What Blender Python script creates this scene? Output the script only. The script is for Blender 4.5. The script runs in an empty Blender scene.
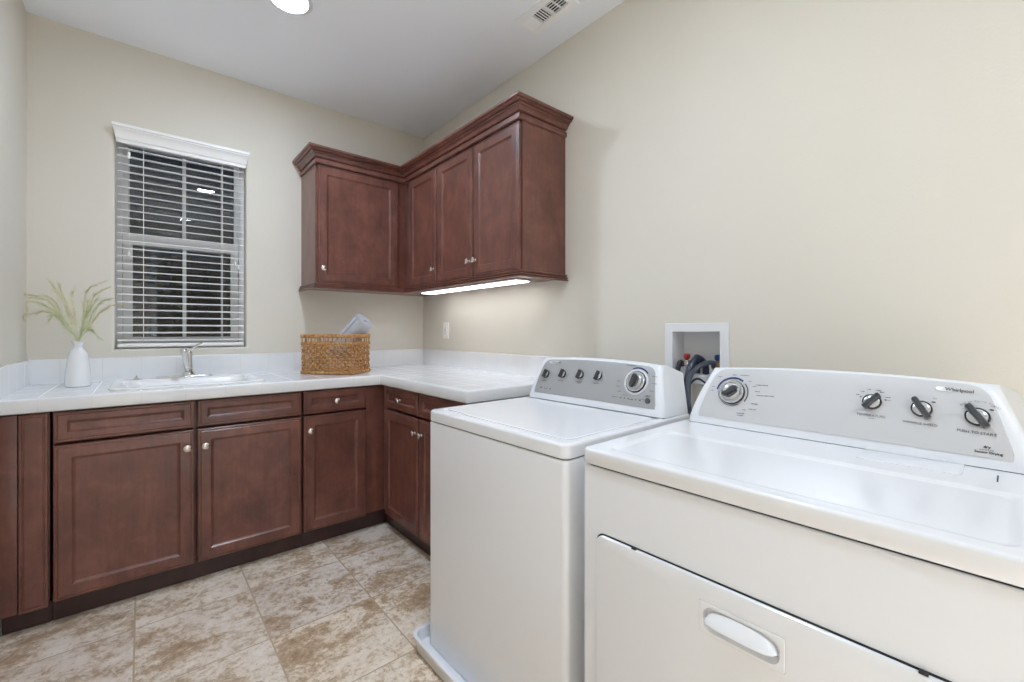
import bpy, bmesh, math, random
from mathutils import Vector, Matrix
from math import sin, cos, pi, radians as R, sqrt
sc = bpy.context.scene
COL = sc.collection
random.seed(7)
# ---------------------------------------------------------------- camera, world, exposure
FPX = 436.56
CAMP = Vector((-1.7136, -3.1176, 1.1732)); YAW = 0.8674
cd = bpy.data.cameras.new('camera'); cam = bpy.data.objects.new('camera', cd); COL.objects.link(cam)
cd.sensor_fit = 'HORIZONTAL'; cd.sensor_width = 36.0; cd.lens = 36.0 * FPX / 1024
cd.shift_y = (331.44 - 341.0) / 1024.0
cd.clip_start = 0.02
cam.location = CAMP; cam.rotation_euler = (pi / 2, 0, YAW - pi / 2)
sc.camera = cam
w = bpy.data.worlds.new('dusk'); sc.world = w; w.use_nodes = True
w.node_tree.nodes['Background'].inputs[0].default_value = (0.20, 0.32, 0.5, 1)
w.node_tree.nodes['Background'].inputs[1].default_value = 0.03
sc.view_settings.view_transform = 'Standard'; sc.view_settings.look = 'None'
sc.view_settings.exposure = 0.0; sc.view_settings.gamma = 1.0
sc.view_settings.use_curve_mapping = False
sc.cycles.use_denoising = True
sc.cycles.max_bounces = 14; sc.cycles.diffuse_bounces = 10; sc.cycles.glossy_bounces = 6; sc.cycles.transparent_max_bounces = 16
sc.cycles.sample_clamp_indirect = 6.0; sc.cycles.caustics_refractive = False; sc.cycles.caustics_reflective = False
CAN_POWER = 158.0       # emission strength of the ceiling can lenses
CAN_WATTS = 20.0       # downward beam of each ceiling can
REAR_FILL_WATTS = 2050.0     # added fill can behind the camera: strong narrow beam bounced off the floor
LED_POWER = 5.5       # emission strength of the strip under the wall cabinet
CEIL = 2.7126; LW = -2.137
CAN_SPOTS = [(-1.19, -0.905), (-1.18, -2.41), (-1.25, -4.08)]  # the last is the added fill can behind the camera
HALL_SPOTS = [(-1.05, -5.6), (-1.0, -8.5)]

# ---------------------------------------------------------------- materials
def lin(c):
    return tuple(((v / 255) / 12.92 if v / 255 <= .04045 else ((v / 255 + .055) / 1.055) ** 2.4) for v in c) + (1,)
def pm(name, col, rough=.5, metal=0, coat=0, spec=.5, em=None, ems=0):
    m = bpy.data.materials.new(name); m.use_nodes = True
    b = m.node_tree.nodes['Principled BSDF']
    b.inputs['Base Color'].default_value = lin(col); b.inputs['Roughness'].default_value = rough
    b.inputs['Metallic'].default_value = metal; b.inputs['Coat Weight'].default_value = coat
    b.inputs['Coat Roughness'].default_value = .06
    b.inputs['Specular IOR Level'].default_value = spec
    if em: b.inputs['Emission Color'].default_value = em; b.inputs['Emission Strength'].default_value = ems
    return m
class NT:
    def __init__(s, m): s.t = m.node_tree; s.b = s.t.nodes['Principled BSDF']
    def n(s, ty, **k):
        x = s.t.nodes.new(ty)
        for a, v in k.items(): setattr(x, a, v)
        return x
    def l(s, a, b): s.t.links.new(a, b)
    def math(s, op, a, b=None, c=None):
        x = s.n('ShaderNodeMath', operation=op)
        for i, v in enumerate((a, b, c)):
            if v is None: continue
            if isinstance(v, (int, float)): x.inputs[i].default_value = v
            else: s.l(v, x.inputs[i])
        return x.outputs[0]
    def pos(s): return s.n('ShaderNodeNewGeometry').outputs['Position']
    def mapping(s, vec, scale=(1, 1, 1), loc=(0, 0, 0)):
        x = s.n('ShaderNodeMapping'); x.inputs['Scale'].default_value = scale; x.inputs['Location'].default_value = loc
        s.l(vec, x.inputs['Vector']); return x.outputs[0]
    def noise(s, vec, scale, detail=4, rough=.6, dist=0):
        x = s.n('ShaderNodeTexNoise'); x.inputs['Scale'].default_value = scale; x.inputs['Detail'].default_value = detail
        x.inputs['Roughness'].default_value = rough; x.inputs['Distortion'].default_value = dist
        s.l(vec, x.inputs['Vector']); return x.outputs[0]
    def ramp(s, fac, stops):
        x = s.n('ShaderNodeValToRGB'); cr = x.color_ramp
        while len(cr.elements) < len(stops): cr.elements.new(.5)
        for e, (p, c) in zip(cr.elements, stops): e.position = p; e.color = c if len(c) == 4 else lin(c)
        s.l(fac, x.inputs[0]); return x.outputs[0]
    def mix(s, fac, a, b, mode='MIX'):
        x = s.n('ShaderNodeMix', data_type='RGBA', blend_type=mode)
        for i, v in ((0, fac), (6, a), (7, b)):
            if isinstance(v, (int, float)): x.inputs[i].default_value = v
            elif isinstance(v, tuple): x.inputs[i].default_value = v
            else: s.l(v, x.inputs[i])
        return x.outputs[2]
    def bump(s, h, dist, strength=1):
        x = s.n('ShaderNodeBump'); x.inputs['Distance'].default_value = dist; x.inputs['Strength'].default_value = strength
        s.l(h, x.inputs['Height']); s.l(x.outputs[0], s.b.inputs['Normal'])

def wall_mat():
    m = pm('wall_paint', (219, 214, 202), .62, spec=.3); t = NT(m)
    p = t.pos()
    c = t.ramp(t.noise(p, 1.7, 2), [(.3, (218, 213, 201)), (.7, (221, 216, 205))])
    t.l(c, t.b.inputs['Base Color'])
    t.bump(t.noise(p, 130, 3, .55), .0012, .45)
    return m
def ceil_mat():
    m = pm('ceiling_paint', (243, 247, 254), .8, spec=.2); t = NT(m)
    t.bump(t.noise(t.pos(), 110, 3, .5), .0008, .3); return m
def wood_mat(name, a, b, c, rough=.3):
    m = pm(name, a, rough, coat=.25); t = NT(m); m.node_tree.nodes['Principled BSDF'].inputs['Coat Roughness'].default_value = .22
    p = t.pos()
    grain = t.noise(t.mapping(p, (75, 75, 4.0)), 1.0, 6, .65, .3)
    mott = t.noise(t.mapping(p, (6, 6, 4.2)), 1.5, 7, .68, .25)
    col = t.ramp(mott, [(.3, a), (.5, b), (.72, c)])
    g = t.ramp(grain, [(.3, (.62, .62, .62, 1)), (.62, (1.12, 1.1, 1.08, 1))])
    t.l(t.mix(.38, col, g, 'MULTIPLY'), t.b.inputs['Base Color'])
    t.l(t.math('MULTIPLY_ADD', grain, .14, rough - .05), t.b.inputs['Roughness'])
    t.bump(grain, .0004, .25)
    return m
def line_mask(t, comp, x0, pitch, half):
    f = t.math('FRACT', t.math('DIVIDE', t.math('SUBTRACT', comp, x0), pitch))
    d = t.math('SUBTRACT', .5, t.math('ABSOLUTE', t.math('SUBTRACT', f, .5)))   # 0 at a line
    return t.math('LESS_THAN', d, half / pitch)
def counter_mat():
    m = pm('counter_tile', (233, 234, 236), .16, coat=.3, spec=.5); t = NT(m)
    s = t.n('ShaderNodeSeparateXYZ'); t.l(t.pos(), s.inputs[0])
    lx = line_mask(t, s.outputs[0], -2.023, .1534, .0016); ly = line_mask(t, s.outputs[1], -.598, .154, .0016)
    g = t.math('MAXIMUM', lx, ly)
    tone = t.ramp(t.noise(t.pos(), 6, 3), [(.3, (229, 231, 234)), (.7, (236, 237, 238))])
    t.l(t.mix(g, tone, lin((222, 222, 221))), t.b.inputs['Base Color'])
    t.l(t.math('MULTIPLY_ADD', g, .5, .14), t.b.inputs['Roughness'])
    t.bump(t.math('ADD', t.math('MULTIPLY', t.math('SUBTRACT', 1, g), 1), t.math('MULTIPLY', t.noise(t.pos(), 9, 1), .9)), .0008, .5)
    return m
def floor_mat():
    m = pm('floor_tile', (190, 170, 150), .34, coat=.1); t = NT(m)
    p = t.pos(); s = t.n('ShaderNodeSeparateXYZ'); t.l(p, s.inputs[0])
    X0, PX, Y0, PY = -1.735, .3965, -.841, .4085
    lx = line_mask(t, s.outputs[0], X0, PX, .0028); ly = line_mask(t, s.outputs[1], Y0, PY, .0028)
    g = t.math('MAXIMUM', lx, ly)
    ix = t.math('FLOOR', t.math('DIVIDE', t.math('SUBTRACT', s.outputs[0], X0), PX))
    iy = t.math('FLOOR', t.math('DIVIDE', t.math('SUBTRACT', s.outputs[1], Y0), PY))
    cb = t.n('ShaderNodeCombineXYZ'); t.l(ix, cb.inputs[0]); t.l(iy, cb.inputs[1])
    wn = t.n('ShaderNodeTexWhiteNoise', noise_dimensions='3D'); t.l(cb.outputs[0], wn.inputs['Vector'])
    off = t.n('ShaderNodeVectorMath', operation='MULTIPLY_ADD'); t.l(wn.outputs['Color'], off.inputs[0])
    off.inputs[1].default_value = (9, 9, 9); t.l(p, off.inputs[2])
    v = off.outputs[0]
    big = t.noise(t.mapping(v, (1, 1.25, 1)), 5.0, 9, .72, .35)
    fine = t.noise(v, 38, 8, .75, .5)
    vein = t.noise(v, 14, 7, .75, .8)
    mixf = t.math('ADD', t.math('MULTIPLY', big, .50), t.math('ADD', t.math('MULTIPLY', fine, .28), t.math('MULTIPLY', vein, .22)))
    col = t.ramp(mixf, [(.38, (166, 140, 112)), (.445, (188, 165, 140)), (.475, (206, 188, 166)), (.505, (230, 218, 203)), (.58, (243, 235, 225)), (.68, (222, 208, 192))])
    pit = t.ramp(t.noise(v, 55, 4, .7, .6), [(.36, (.62, .55, .47, 1)), (.44, (1, 1, 1, 1))])
    col = t.mix(.7, col, pit, 'MULTIPLY')
    tint = t.ramp(wn.outputs['Value'], [(0, (.88, .86, .86, 1)), (.5, (1, .99, .97, 1)), (1, (1.0, .96, .9, 1))])
    col = t.mix(1, col, tint, 'MULTIPLY')
    t.l(t.mix(g, col, lin((190, 172, 148))), t.b.inputs['Base Color'])
    t.l(t.math('MULTIPLY_ADD', g, .4, .3), t.b.inputs['Roughness'])
    t.bump(t.math('ADD', t.math('SUBTRACT', 1, g), t.math('MULTIPLY', fine, .35)), .0012, .5)
    return m
def seagrass_mat(name, a, b, c):
    m = pm(name, a, .6, spec=.3); t = NT(m); p = t.pos()
    t.l(t.ramp(t.noise(p, 60, 4, .7), [(.3, a), (.5, b), (.68, c)]), t.b.inputs['Base Color'])
    t.bump(t.noise(p, 500, 2), .0006, .5); return m
def towel_mat():
    m = pm('towel_cotton', (190, 191, 196), .95, spec=.1); t = NT(m)
    s = t.n('ShaderNodeTexCoord').outputs['Object']
    wv = t.n('ShaderNodeTexWave', wave_type='BANDS', bands_direction='Y'); wv.inputs['Scale'].default_value = 45; wv.inputs['Distortion'].default_value = .6
    t.l(s, wv.inputs['Vector'])
    t.l(t.ramp(wv.outputs[0], [(.2, (176, 178, 186)), (.8, (202, 203, 208))]), t.b.inputs['Base Color'])
    t.bump(t.noise(s, 400, 2), .001, .6); return m
def glass_mat():
    m = bpy.data.materials.new('window_glass'); m.use_nodes = True; t = m.node_tree; t.nodes.remove(t.nodes['Principled BSDF'])
    tr = t.nodes.new('ShaderNodeBsdfTransparent'); gl = t.nodes.new('ShaderNodeBsdfGlossy'); gl.inputs['Roughness'].default_value = .0
    fr = t.nodes.new('ShaderNodeFresnel'); fr.inputs[0].default_value = 1.52
    mu = t.nodes.new('ShaderNodeMath'); mu.operation = 'MULTIPLY'; mu.inputs[1].default_value = 1.7; mu.use_clamp = True
    mx = t.nodes.new('ShaderNodeMixShader'); o = t.nodes['Material Output']
    t.links.new(fr.outputs[0], mu.inputs[0]); t.links.new(mu.outputs[0], mx.inputs[0]); t.links.new(tr.outputs[0], mx.inputs[1]); t.links.new(gl.outputs[0], mx.inputs[2]); t.links.new(mx.outputs[0], o.inputs[0])
    return m
def leaf_mat(name, a, b):
    m = pm(name, a, .6); t = NT(m); t.l(t.ramp(t.noise(t.pos(), 14, 3), [(.35, a), (.65, b)]), t.b.inputs['Base Color']); return m

M = dict(
    wall=wall_mat(), ceil=ceil_mat(), floor=floor_mat(), counter=counter_mat(),
    wood=wood_mat('cherry_wood', (92, 57, 49), (112, 70, 60), (132, 86, 73)),
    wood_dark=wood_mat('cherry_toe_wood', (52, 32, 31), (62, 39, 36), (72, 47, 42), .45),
    nickel=pm('satin_nickel', (226, 219, 212), .22, 1), chrome=pm('chrome', (222, 222, 220), .07, 1),
    white=pm('enamel_white', (228, 229, 232), .22, coat=.25), plastic=pm('plastic_white', (228, 230, 234), .3, coat=.15),
    panel=pm('panel_silver', (182, 183, 185), .32, coat=.2, metal=.45), panel2=pm('panel_pale_silver', (208, 209, 211), .28, coat=.3, metal=.2),
    seam=pm('seam_dark', (40, 40, 42), .8), dark=pm('knob_dark', (58, 59, 62), .25, coat=.5), black=pm('knob_ring_black', (26, 26, 28), .2, coat=.4),
    grip=pm('knob_grip_grey', (108, 109, 112), .22, .6), silver=pm('knob_silver', (205, 206, 208), .18, .7),
    blue=pm('print_blue', (46, 60, 120), .5), ink=pm('print_grey', (88, 90, 95), .6), inkd=pm('print_dark', (45, 46, 50), .6), logo=pm('logo_silver_oval', (240, 240, 240), .2, .3),
    vinyl=pm('vinyl_white', (230, 231, 233), .35), blind=pm('blind_white', (244, 244, 243), .35), cord=pm('cord_white', (236, 236, 234), .7),
    ceramic=pm('ceramic_white', (238, 239, 242), .25, coat=.4), sink=pm('sink_white', (238, 238, 238), .22, coat=.5),
    outlet=pm('outlet_white', (238, 237, 232), .35), boxw=pm('supply_box_white', (228, 229, 231), .45),
    hose=pm('hose_navy', (32, 40, 58), .35, coat=.2), hoseg=pm('hose_grey', (62, 68, 82), .4), rubber=pm('rubber_black', (34, 34, 36), .5),
    red=pm('valve_red', (178, 34, 38), .35), bluev=pm('valve_blue', (38, 62, 128), .35), brass=pm('valve_brass', (168, 146, 118), .3, .9),
    seab=seagrass_mat('seagrass_brown', (120, 78, 44), (176, 122, 72), (206, 158, 104)), seac=seagrass_mat('seagrass_straw', (130, 88, 50), (182, 134, 84), (216, 176, 122)),
    towel=towel_mat(), grass=leaf_mat('dry_grass', (198, 194, 142), (226, 221, 182)), grass2=leaf_mat('dry_grass_green', (182, 194, 140), (214, 220, 178)),
    glass=glass_mat(), hedge=leaf_mat('hedge_leaf', (30, 38, 20), (52, 58, 34)), fence=wood_mat('fence_wood', (52, 44, 36), (60, 51, 42), (70, 60, 50), .8), dirt=pm('dirt', (44, 40, 34), .9),
    vent=pm('vent_white', (246, 247, 249), .5), duct=pm('duct_dark', (5, 5, 5), .9),
    lens=pm('lens_lit', (255, 255, 255), .5, em=(.85, .985, 1.175, 1), ems=CAN_POWER),
    led=pm('led_lit', (255, 255, 255), .5, em=(1.0, .99, 1.0, 1), ems=LED_POWER),
    door=pm('door_white', (228, 229, 230), .4),
)
# ---------------------------------------------------------------- object helpers
WM = {}
def finish(o, label=None, cat=None, group=None, kind=None):
    if label: o['label'] = label
    if cat: o['category'] = cat
    if group: o['group'] = group
    if kind: o['kind'] = kind
    return o
def thing(name, label, cat, loc=(0, 0, 0), rotz=0, group=None):
    o = bpy.data.objects.new(name, None); COL.objects.link(o); o.empty_display_size = .05
    o.location = loc; o.rotation_euler = (0, 0, rotz)
    WM[o.name] = Matrix.Translation(loc) @ Matrix.Rotation(rotz, 4, 'Z')
    return finish(o, label, cat, group)
def obj(name, bm, mat, parent=None, local=False, smooth=True, angle=35, label=None, loc=None):
    """link a bmesh (world coordinates, or the parent's when local) as ONE mesh object"""
    bmesh.ops.recalc_face_normals(bm, faces=bm.faces[:])
    me = bpy.data.meshes.new(name)
    if parent is not None and not local: bm.transform(WM[parent.name].inverted())
    o = bpy.data.objects.new(name, me)
    if parent is None and loc is not None: bm.transform(Matrix.Translation(-Vector(loc))); o.location = loc
    if smooth:
        for f in bm.faces: f.smooth = True
        a = R(angle)
        for e in bm.edges:
            if len(e.link_faces) == 2 and e.calc_face_angle(0) > a: e.smooth = False
    bm.to_mesh(me); bm.free()
    for m in (mat if isinstance(mat, (list, tuple)) else [mat]): me.materials.append(m)
    COL.objects.link(o)
    if parent is not None: o.parent = parent
    WM[o.name] = WM[parent.name] if parent is not None else Matrix.Translation(o.location)
    if label: o['label'] = label
    return o
def B(): return bmesh.new()
def box(bm, x0, x1, y0, y1, z0, z1, r=0, seg=2):
    vs = [bm.verts.new(c) for c in ((x0, y0, z0), (x1, y0, z0), (x1, y1, z0), (x0, y1, z0), (x0, y0, z1), (x1, y0, z1), (x1, y1, z1), (x0, y1, z1))]
    fs = [bm.faces.new([vs[i] for i in q]) for q in ((0, 3, 2, 1), (4, 5, 6, 7), (0, 1, 5, 4), (1, 2, 6, 5), (2, 3, 7, 6), (3, 0, 4, 7))]
    if r > 0:
        es = list({e for f in fs for e in f.edges})
        bmesh.ops.bevel(bm, geom=es, offset=r, segments=seg, affect='EDGES', profile=.5)
    return bm
def skin(bm, rings, cap0=True, cap1=True, closed=True):
    """join successive rings of points (same count) with quads"""
    vr = [[bm.verts.new(p) for p in r] for r in rings]; n = len(vr[0])
    for a, b in zip(vr, vr[1:]):
        for i in range(n if closed else n - 1):
            j = (i + 1) % n
            bm.faces.new((a[i], a[j], b[j], b[i]))
    if cap0: bm.faces.new(vr[0][::-1])
    if cap1: bm.faces.new(vr[-1])
    return vr
def rrect(a0, a1, b0, b1, r, n=6):
    """rounded rectangle outline, 4(n+1) points in the a,b plane"""
    r = max(min(r, (a1 - a0) / 2 - 1e-4, (b1 - b0) / 2 - 1e-4), 1e-4); out = []
    for cx, cy, s in ((a1 - r, b1 - r, 0), (a0 + r, b1 - r, 1), (a0 + r, b0 + r, 2), (a1 - r, b0 + r, 3)):
        for k in range(n + 1):
            t = (s + k / n) * pi / 2; out.append((cx + r * cos(t), cy + r * sin(t)))
    return out
def rrings(bm, spec, mp=lambda a, b, d: (a, b, d), n=6, cap0=True, cap1=True):
    """spec rows: (a0, a1, b0, b1, radius, d)"""
    skin(bm, [[mp(p[0], p[1], s[5]) for p in rrect(s[0], s[1], s[2], s[3], s[4], n)] for s in spec], cap0, cap1); return bm
def pillow(bm, a0, a1, b0, b1, d0, d1, rc, e, mp=lambda a, b, d: (a, b, d), k=4, both=False, n=6):
    """solid slab with rounded plan corners and softened top edge (and bottom when both)"""
    sp = []
    if both:
        for i in range(k + 1):
            t = i / k * pi / 2; ins = e * (1 - sin(t)); sp.append((a0 + ins, a1 - ins, b0 + ins, b1 - ins, rc - ins, d0 + e * (1 - cos(t)) * (1 if d1 > d0 else -1)))
    else: sp.append((a0, a1, b0, b1, rc, d0))
    sg = 1 if d1 > d0 else -1
    for i in range(k + 1):
        t = i / k * pi / 2; ins = e * (1 - cos(t)); sp.append((a0 + ins, a1 - ins, b0 + ins, b1 - ins, max(rc - ins, .0005), d1 - sg * e * (1 - sin(t))))
    return rrings(bm, sp, mp, n)
def lathe(bm, prof, mt=Matrix.Identity(4), seg=28, sx=1, sy=1):
    rings = [[mt @ Vector((r * cos(2 * pi * i / seg) * sx, r * sin(2 * pi * i / seg) * sy, z)) for i in range(seg)] for r, z in prof]
    z0, z1 = prof[0][0] <= 1e-6, prof[-1][0] <= 1e-6
    skin(bm, rings, not z0, not z1)
    if z0 or z1: bmesh.ops.remove_doubles(bm, verts=[v for v in bm.verts if v.is_valid][-seg * len(prof):], dist=1e-7)
    return bm
def catmull(pts, sub=8):
    P = [Vector(p) for p in pts]; P = [2 * P[0] - P[1]] + P + [2 * P[-1] - P[-2]]; out = []
    for i in range(1, len(P) - 2):
        for k in range(sub):
            t = k / sub; a, b, c, d = P[i - 1:i + 3]
            out.append(.5 * ((2 * b) + (c - a) * t + (2 * a - 5 * b + 4 * c - d) * t * t + (3 * b - a - 3 * c + d) * t ** 3))
    out.append(P[-2]); return out
def tube(bm, pts, r, seg=10, sub=8, smooth=True):
    Q = catmull(pts, sub) if smooth and len(pts) > 2 else [Vector(p) for p in pts]
    n = len(Q); rings = []; up = None
    for i, q in enumerate(Q):
        t = (Q[min(i + 1, n - 1)] - Q[max(i - 1, 0)]).normalized()
        if up is None: up = t.orthogonal().normalized()
        up = (up - t * up.dot(t)).normalized(); sd = t.cross(up)
        rr = r(i / (n - 1)) if callable(r) else r
        rings.append([q + up * rr * cos(2 * pi * k / seg) + sd * rr * sin(2 * pi * k / seg) for k in range(seg)])
    skin(bm, rings); return bm
def sweep(bm, path, prof, m0=None, m1=None):
    """sweep a closed profile of (out, z) along a 2D path; out is to the right of travel, corners mitred"""
    P = [Vector(p) for p in path]; ns = []
    for a, b in zip(P, P[1:]):
        d = (b - a).normalized(); ns.append(Vector((d.y, -d.x)))
    ms = [Vector(m0) if m0 else ns[0]]
    for a, b in zip(ns, ns[1:]): ms.append((a + b) / (1 + a.dot(b)))
    ms.append(Vector(m1) if m1 else ns[-1])
    skin(bm, [[(p.x + m.x * o, p.y + m.y * o, z) for o, z in prof] for p, m in zip(P, ms)]); return bm
def frame_from(origin, right, up):
    r = Vector(right).normalized(); u = Vector(up); u = (u - r * u.dot(r)).normalized(); n = r.cross(u)
    m = Matrix.Identity(4)
    for i in range(3): m[i][0], m[i][1], m[i][2], m[i][3] = r[i], u[i], n[i], origin[i]
    return m
def text_into(bm, s, size, mt, align='CENTER', bold=0.0):
    cu = bpy.data.curves.new('t', 'FONT'); cu.body = s; cu.size = size; cu.align_x = align; cu.align_y = 'CENTER'; cu.offset = bold; cu.resolution_u = 3
    o = bpy.data.objects.new('t', cu); COL.objects.link(o)
    dg = bpy.context.evaluated_depsgraph_get(); dg.update(); me = bpy.data.meshes.new_from_object(o.evaluated_get(dg))
    me.transform(mt); bm.from_mesh(me)
    bpy.data.meshes.remove(me); bpy.data.objects.remove(o); bpy.data.curves.remove(cu)

# ---------------------------------------------------------------- the room shell
def hole_wall(name, mat, mp, A0, A1, B0, B1, hole, r, depth, thick):
    """wall in an a,b plane with a hole; mp(a,b,d) d grows outwards; rounded arris of radius r"""
    a0, a1, b0, b1 = hole; bm = B()
    def rect(x0, x1, y0, y1, d): return [mp(x1, y1, d), mp(x0, y1, d), mp(x0, y0, d), mp(x1, y0, d)]
    rings = [rect(A0, A1, B0, B1, thick), rect(A0, A1, B0, B1, 0)]
    K = 5
    for k in range(K + 1):
        t = k / K * pi / 2; e = r * (1 - sin(t)); rings.append(rect(a0 - e, a1 + e, b0 - e, b1 + e, r * (1 - cos(t))))
    rings.append(rect(a0, a1, b0, b1, thick)); rings.append(rect(A0, A1, B0, B1, thick))
    skin(bm, rings, False, False)
    bmesh.ops.remove_doubles(bm, verts=bm.verts[:], dist=1e-6)
    return finish(obj(name, bm, mat, angle=50), kind='structure')
WIN = (-1.822, -1.222, 1.078, 2.252)
hole_wall('wall_back', M['wall'], lambda a, b, d: (a, d, b), LW, 0.0, 0, CEIL, WIN, .016, .14, .15)
BOXH = (2.135, 2.363, .98, 1.187)
hole_wall('wall_right', M['wall'], lambda a, b, d: (d, -a, b), -.15, 4.62, 0, CEIL, BOXH, .001, .12, .15)
finish(obj('wall_left', box(B(), LW - .12, LW, -4.62, .15, 0, CEIL), M['wall'], smooth=False), kind='structure')
# the far side of the room, behind the camera, opens through a cased doorway to the hall
DX0, DX1 = -1.55, -.63
bm = B(); box(bm, LW - .12, DX0, -4.74, -4.62, 0, CEIL); box(bm, DX1, .15, -4.74, -4.62, 0, CEIL); box(bm, DX0, DX1, -4.74, -4.62, 2.45, CEIL)
finish(obj('wall_front', bm, M['wall'], smooth=False), kind='structure')
bm = B(); box(bm, DX0 - .07, DX0, -4.62, -4.6, 0, 2.52, .003); box(bm, DX1, DX1 + .07, -4.62, -4.6, 0, 2.52, .003); box(bm, DX0, DX1, -4.62, -4.6, 2.45, 2.52, .003)
finish(obj('trim_1', bm, M['vinyl']), kind='structure')
finish(obj('wall_hall_left', box(B(), -1.95, -1.85, -10.6, -4.74, 0, CEIL), M['wall'], smooth=False), kind='structure')
finish(obj('wall_hall_right', box(B(), -.3, -.2, -10.6, -4.74, 0, CEIL), M['wall'], smooth=False), kind='structure')
finish(obj('wall_hall_end', box(B(), -1.95, -.2, -10.7, -10.6, 0, CEIL), M['wall'], smooth=False), kind='structure')
finish(obj('floor', box(B(), LW - .12, .15, -10.7, .15, -.08, 0), M['floor'], smooth=False), kind='structure')
finish(obj('ceiling', box(B(), LW - .12, .15, -10.7, .15, CEIL, CEIL + .1), M['ceil'], smooth=False), kind='structure')
bm = B(); box(bm, LW, LW + .012, -4.6, -.56, 0, .085, .003)
finish(obj('baseboard_left', bm, M['vinyl']), kind='structure')
bm = B(); box(bm, -.012, 0, -4.6, -3.2, 0, .085, .003)
finish(obj('baseboard_right', bm, M['vinyl']), kind='structure')

# ---------------------------------------------------------------- window
win = finish(bpy.data.objects.new('window_1', None), kind='structure'); COL.objects.link(win); win.location = (-1.522, .12, 1.078); WM[win.name] = Matrix.Translation(win.location)
mpw = lambda a, b, d: (a, d, b)
def frame_rings(bm, o, i, d0, d1, mp):
    (a0, a1, b0, b1), (c0, c1, e0, e1) = o, i
    def rect(x0, x1, y0, y1, d): return [mp(x1, y1, d), mp(x0, y1, d), mp(x0, y0, d), mp(x1, y0, d)]
    skin(bm, [rect(a0, a1, b0, b1, d0), rect(c0, c1, e0, e1, d0), rect(c0, c1, e0, e1, d1), rect(a0, a1, b0, b1, d1), rect(a0, a1, b0, b1, d0)], False, False)
    bmesh.ops.remove_doubles(bm, verts=bm.verts[:], dist=1e-6)
bm = B(); frame_rings(bm, WIN, (-1.795, -1.249, 1.105, 2.228), .085, .149, mpw); obj('window_frame', bm, M['vinyl'], win, smooth=False)
bm = B(); frame_rings(bm, (-1.795, -1.249, 1.655, 2.228), (-1.772, -1.268, 1.715, 2.205), .122, .145, mpw); box(bm, -1.53, -1.512, .126, .139, 1.715, 2.205); obj('upper_sash', bm, M['vinyl'], win, smooth=False)
bm = B(); frame_rings(bm, (-1.793, -1.251, 1.107, 1.712), (-1.752, -1.290, 1.142, 1.657), .095, .120, mpw); box(bm, -1.53, -1.512, .099, .115, 1.142, 1.657); obj('lower_sash', bm, M['vinyl'], win, smooth=False)
obj('upper_pane', box(B(), -1.774, -1.266, .131, .135, 1.713, 2.207), M['glass'], win, smooth=False)
obj('lower_pane', box(B(), -1.754, -1.288, .105, .109, 1.140, 1.659), M['glass'], win, smooth=False)
# blind
bl = thing('window_blind', 'white faux wood horizontal blind with crown valance hanging in the window', 'blind', (-1.522, .03, 1.09))
bm = B()
for k in range(27):
    z = 1.126 + k * .0413
    n = 6; ring = []
    for e in (0, 1):
        pts = []
        for i in range(n + 1):
            u = i / n; y = .006 + .05 * u; pts.append((y, z + .0022 * sin(pi * u) + .0068 * (u - .5) + .0013))
        for i in range(n, -1, -1):
            u = i / n; y = .006 + .05 * u; pts.append((y, z + .0022 * sin(pi * u) + .0068 * (u - .5) - .0013))
        ring.append([(-1.812 if e == 0 else -1.233, y, zz) for y, zz in pts])
    skin(bm, ring)
obj('slats', bm, M['blind'], bl)
obj('bottom_rail', box(B(), -1.812, -1.233, .008, .056, 1.088, 1.108, .004), M['blind'], bl)
obj('head_rail', box(B(), -1.815, -1.229, .008, .056, 2.212, 2.245), M['blind'], bl)
bm = B()
prof = [(-.0, 2.176), (-.012, 2.176), (-.013, 2.192), (-.019, 2.197), (-.024, 2.214), (-.031, 2.23), (-.04, 2.240), (-.043, 2.243), (-.043, 2.247), (-.05, 2.250), (-.05, 2.264), (0, 2.264)]
P = []
for e in (0, 1):
    P.append([((-1.812 + y * .42) if e == 0 else (-1.231 - y * .42), y - .001, z) for y, z in prof])
skin(bm, P); obj('valance', bm, M['blind'], bl, angle=25)
for x in (-1.706, -1.344):
    for yy in (.003, .0585):
        obj('ladder_cord', tube(B(), [(x, yy, 1.105), (x, yy, 2.212)], .0017, 6, smooth=False), M['cord'], bl)
def tassel(x, y, z, L):
    obj('pull_cord', tube(B(), [(x, y, z + .02), (x, y, z + L)], .0012, 6, smooth=False), M['cord'], bl)
    bm = B(); lathe(bm, [(0, .026), (.0035, .025), (.005, .018), (.0075, .006), (.0075, .001), (0, 0)], Matrix.Translation((x, y, z)), 12); obj('cord_tassel', bm, M['cord'], bl)
tassel(-1.766, -.004, 1.575, .58); tassel(-1.281, -.004, 1.572, .6); tassel(-1.266, -.004, 1.552, .62)
bm = B(); box(bm, -1.772, -1.76, -.010, .002, 2.10, 2.135, .003); obj('tilt_control', bm, M['blind'], bl)

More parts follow.
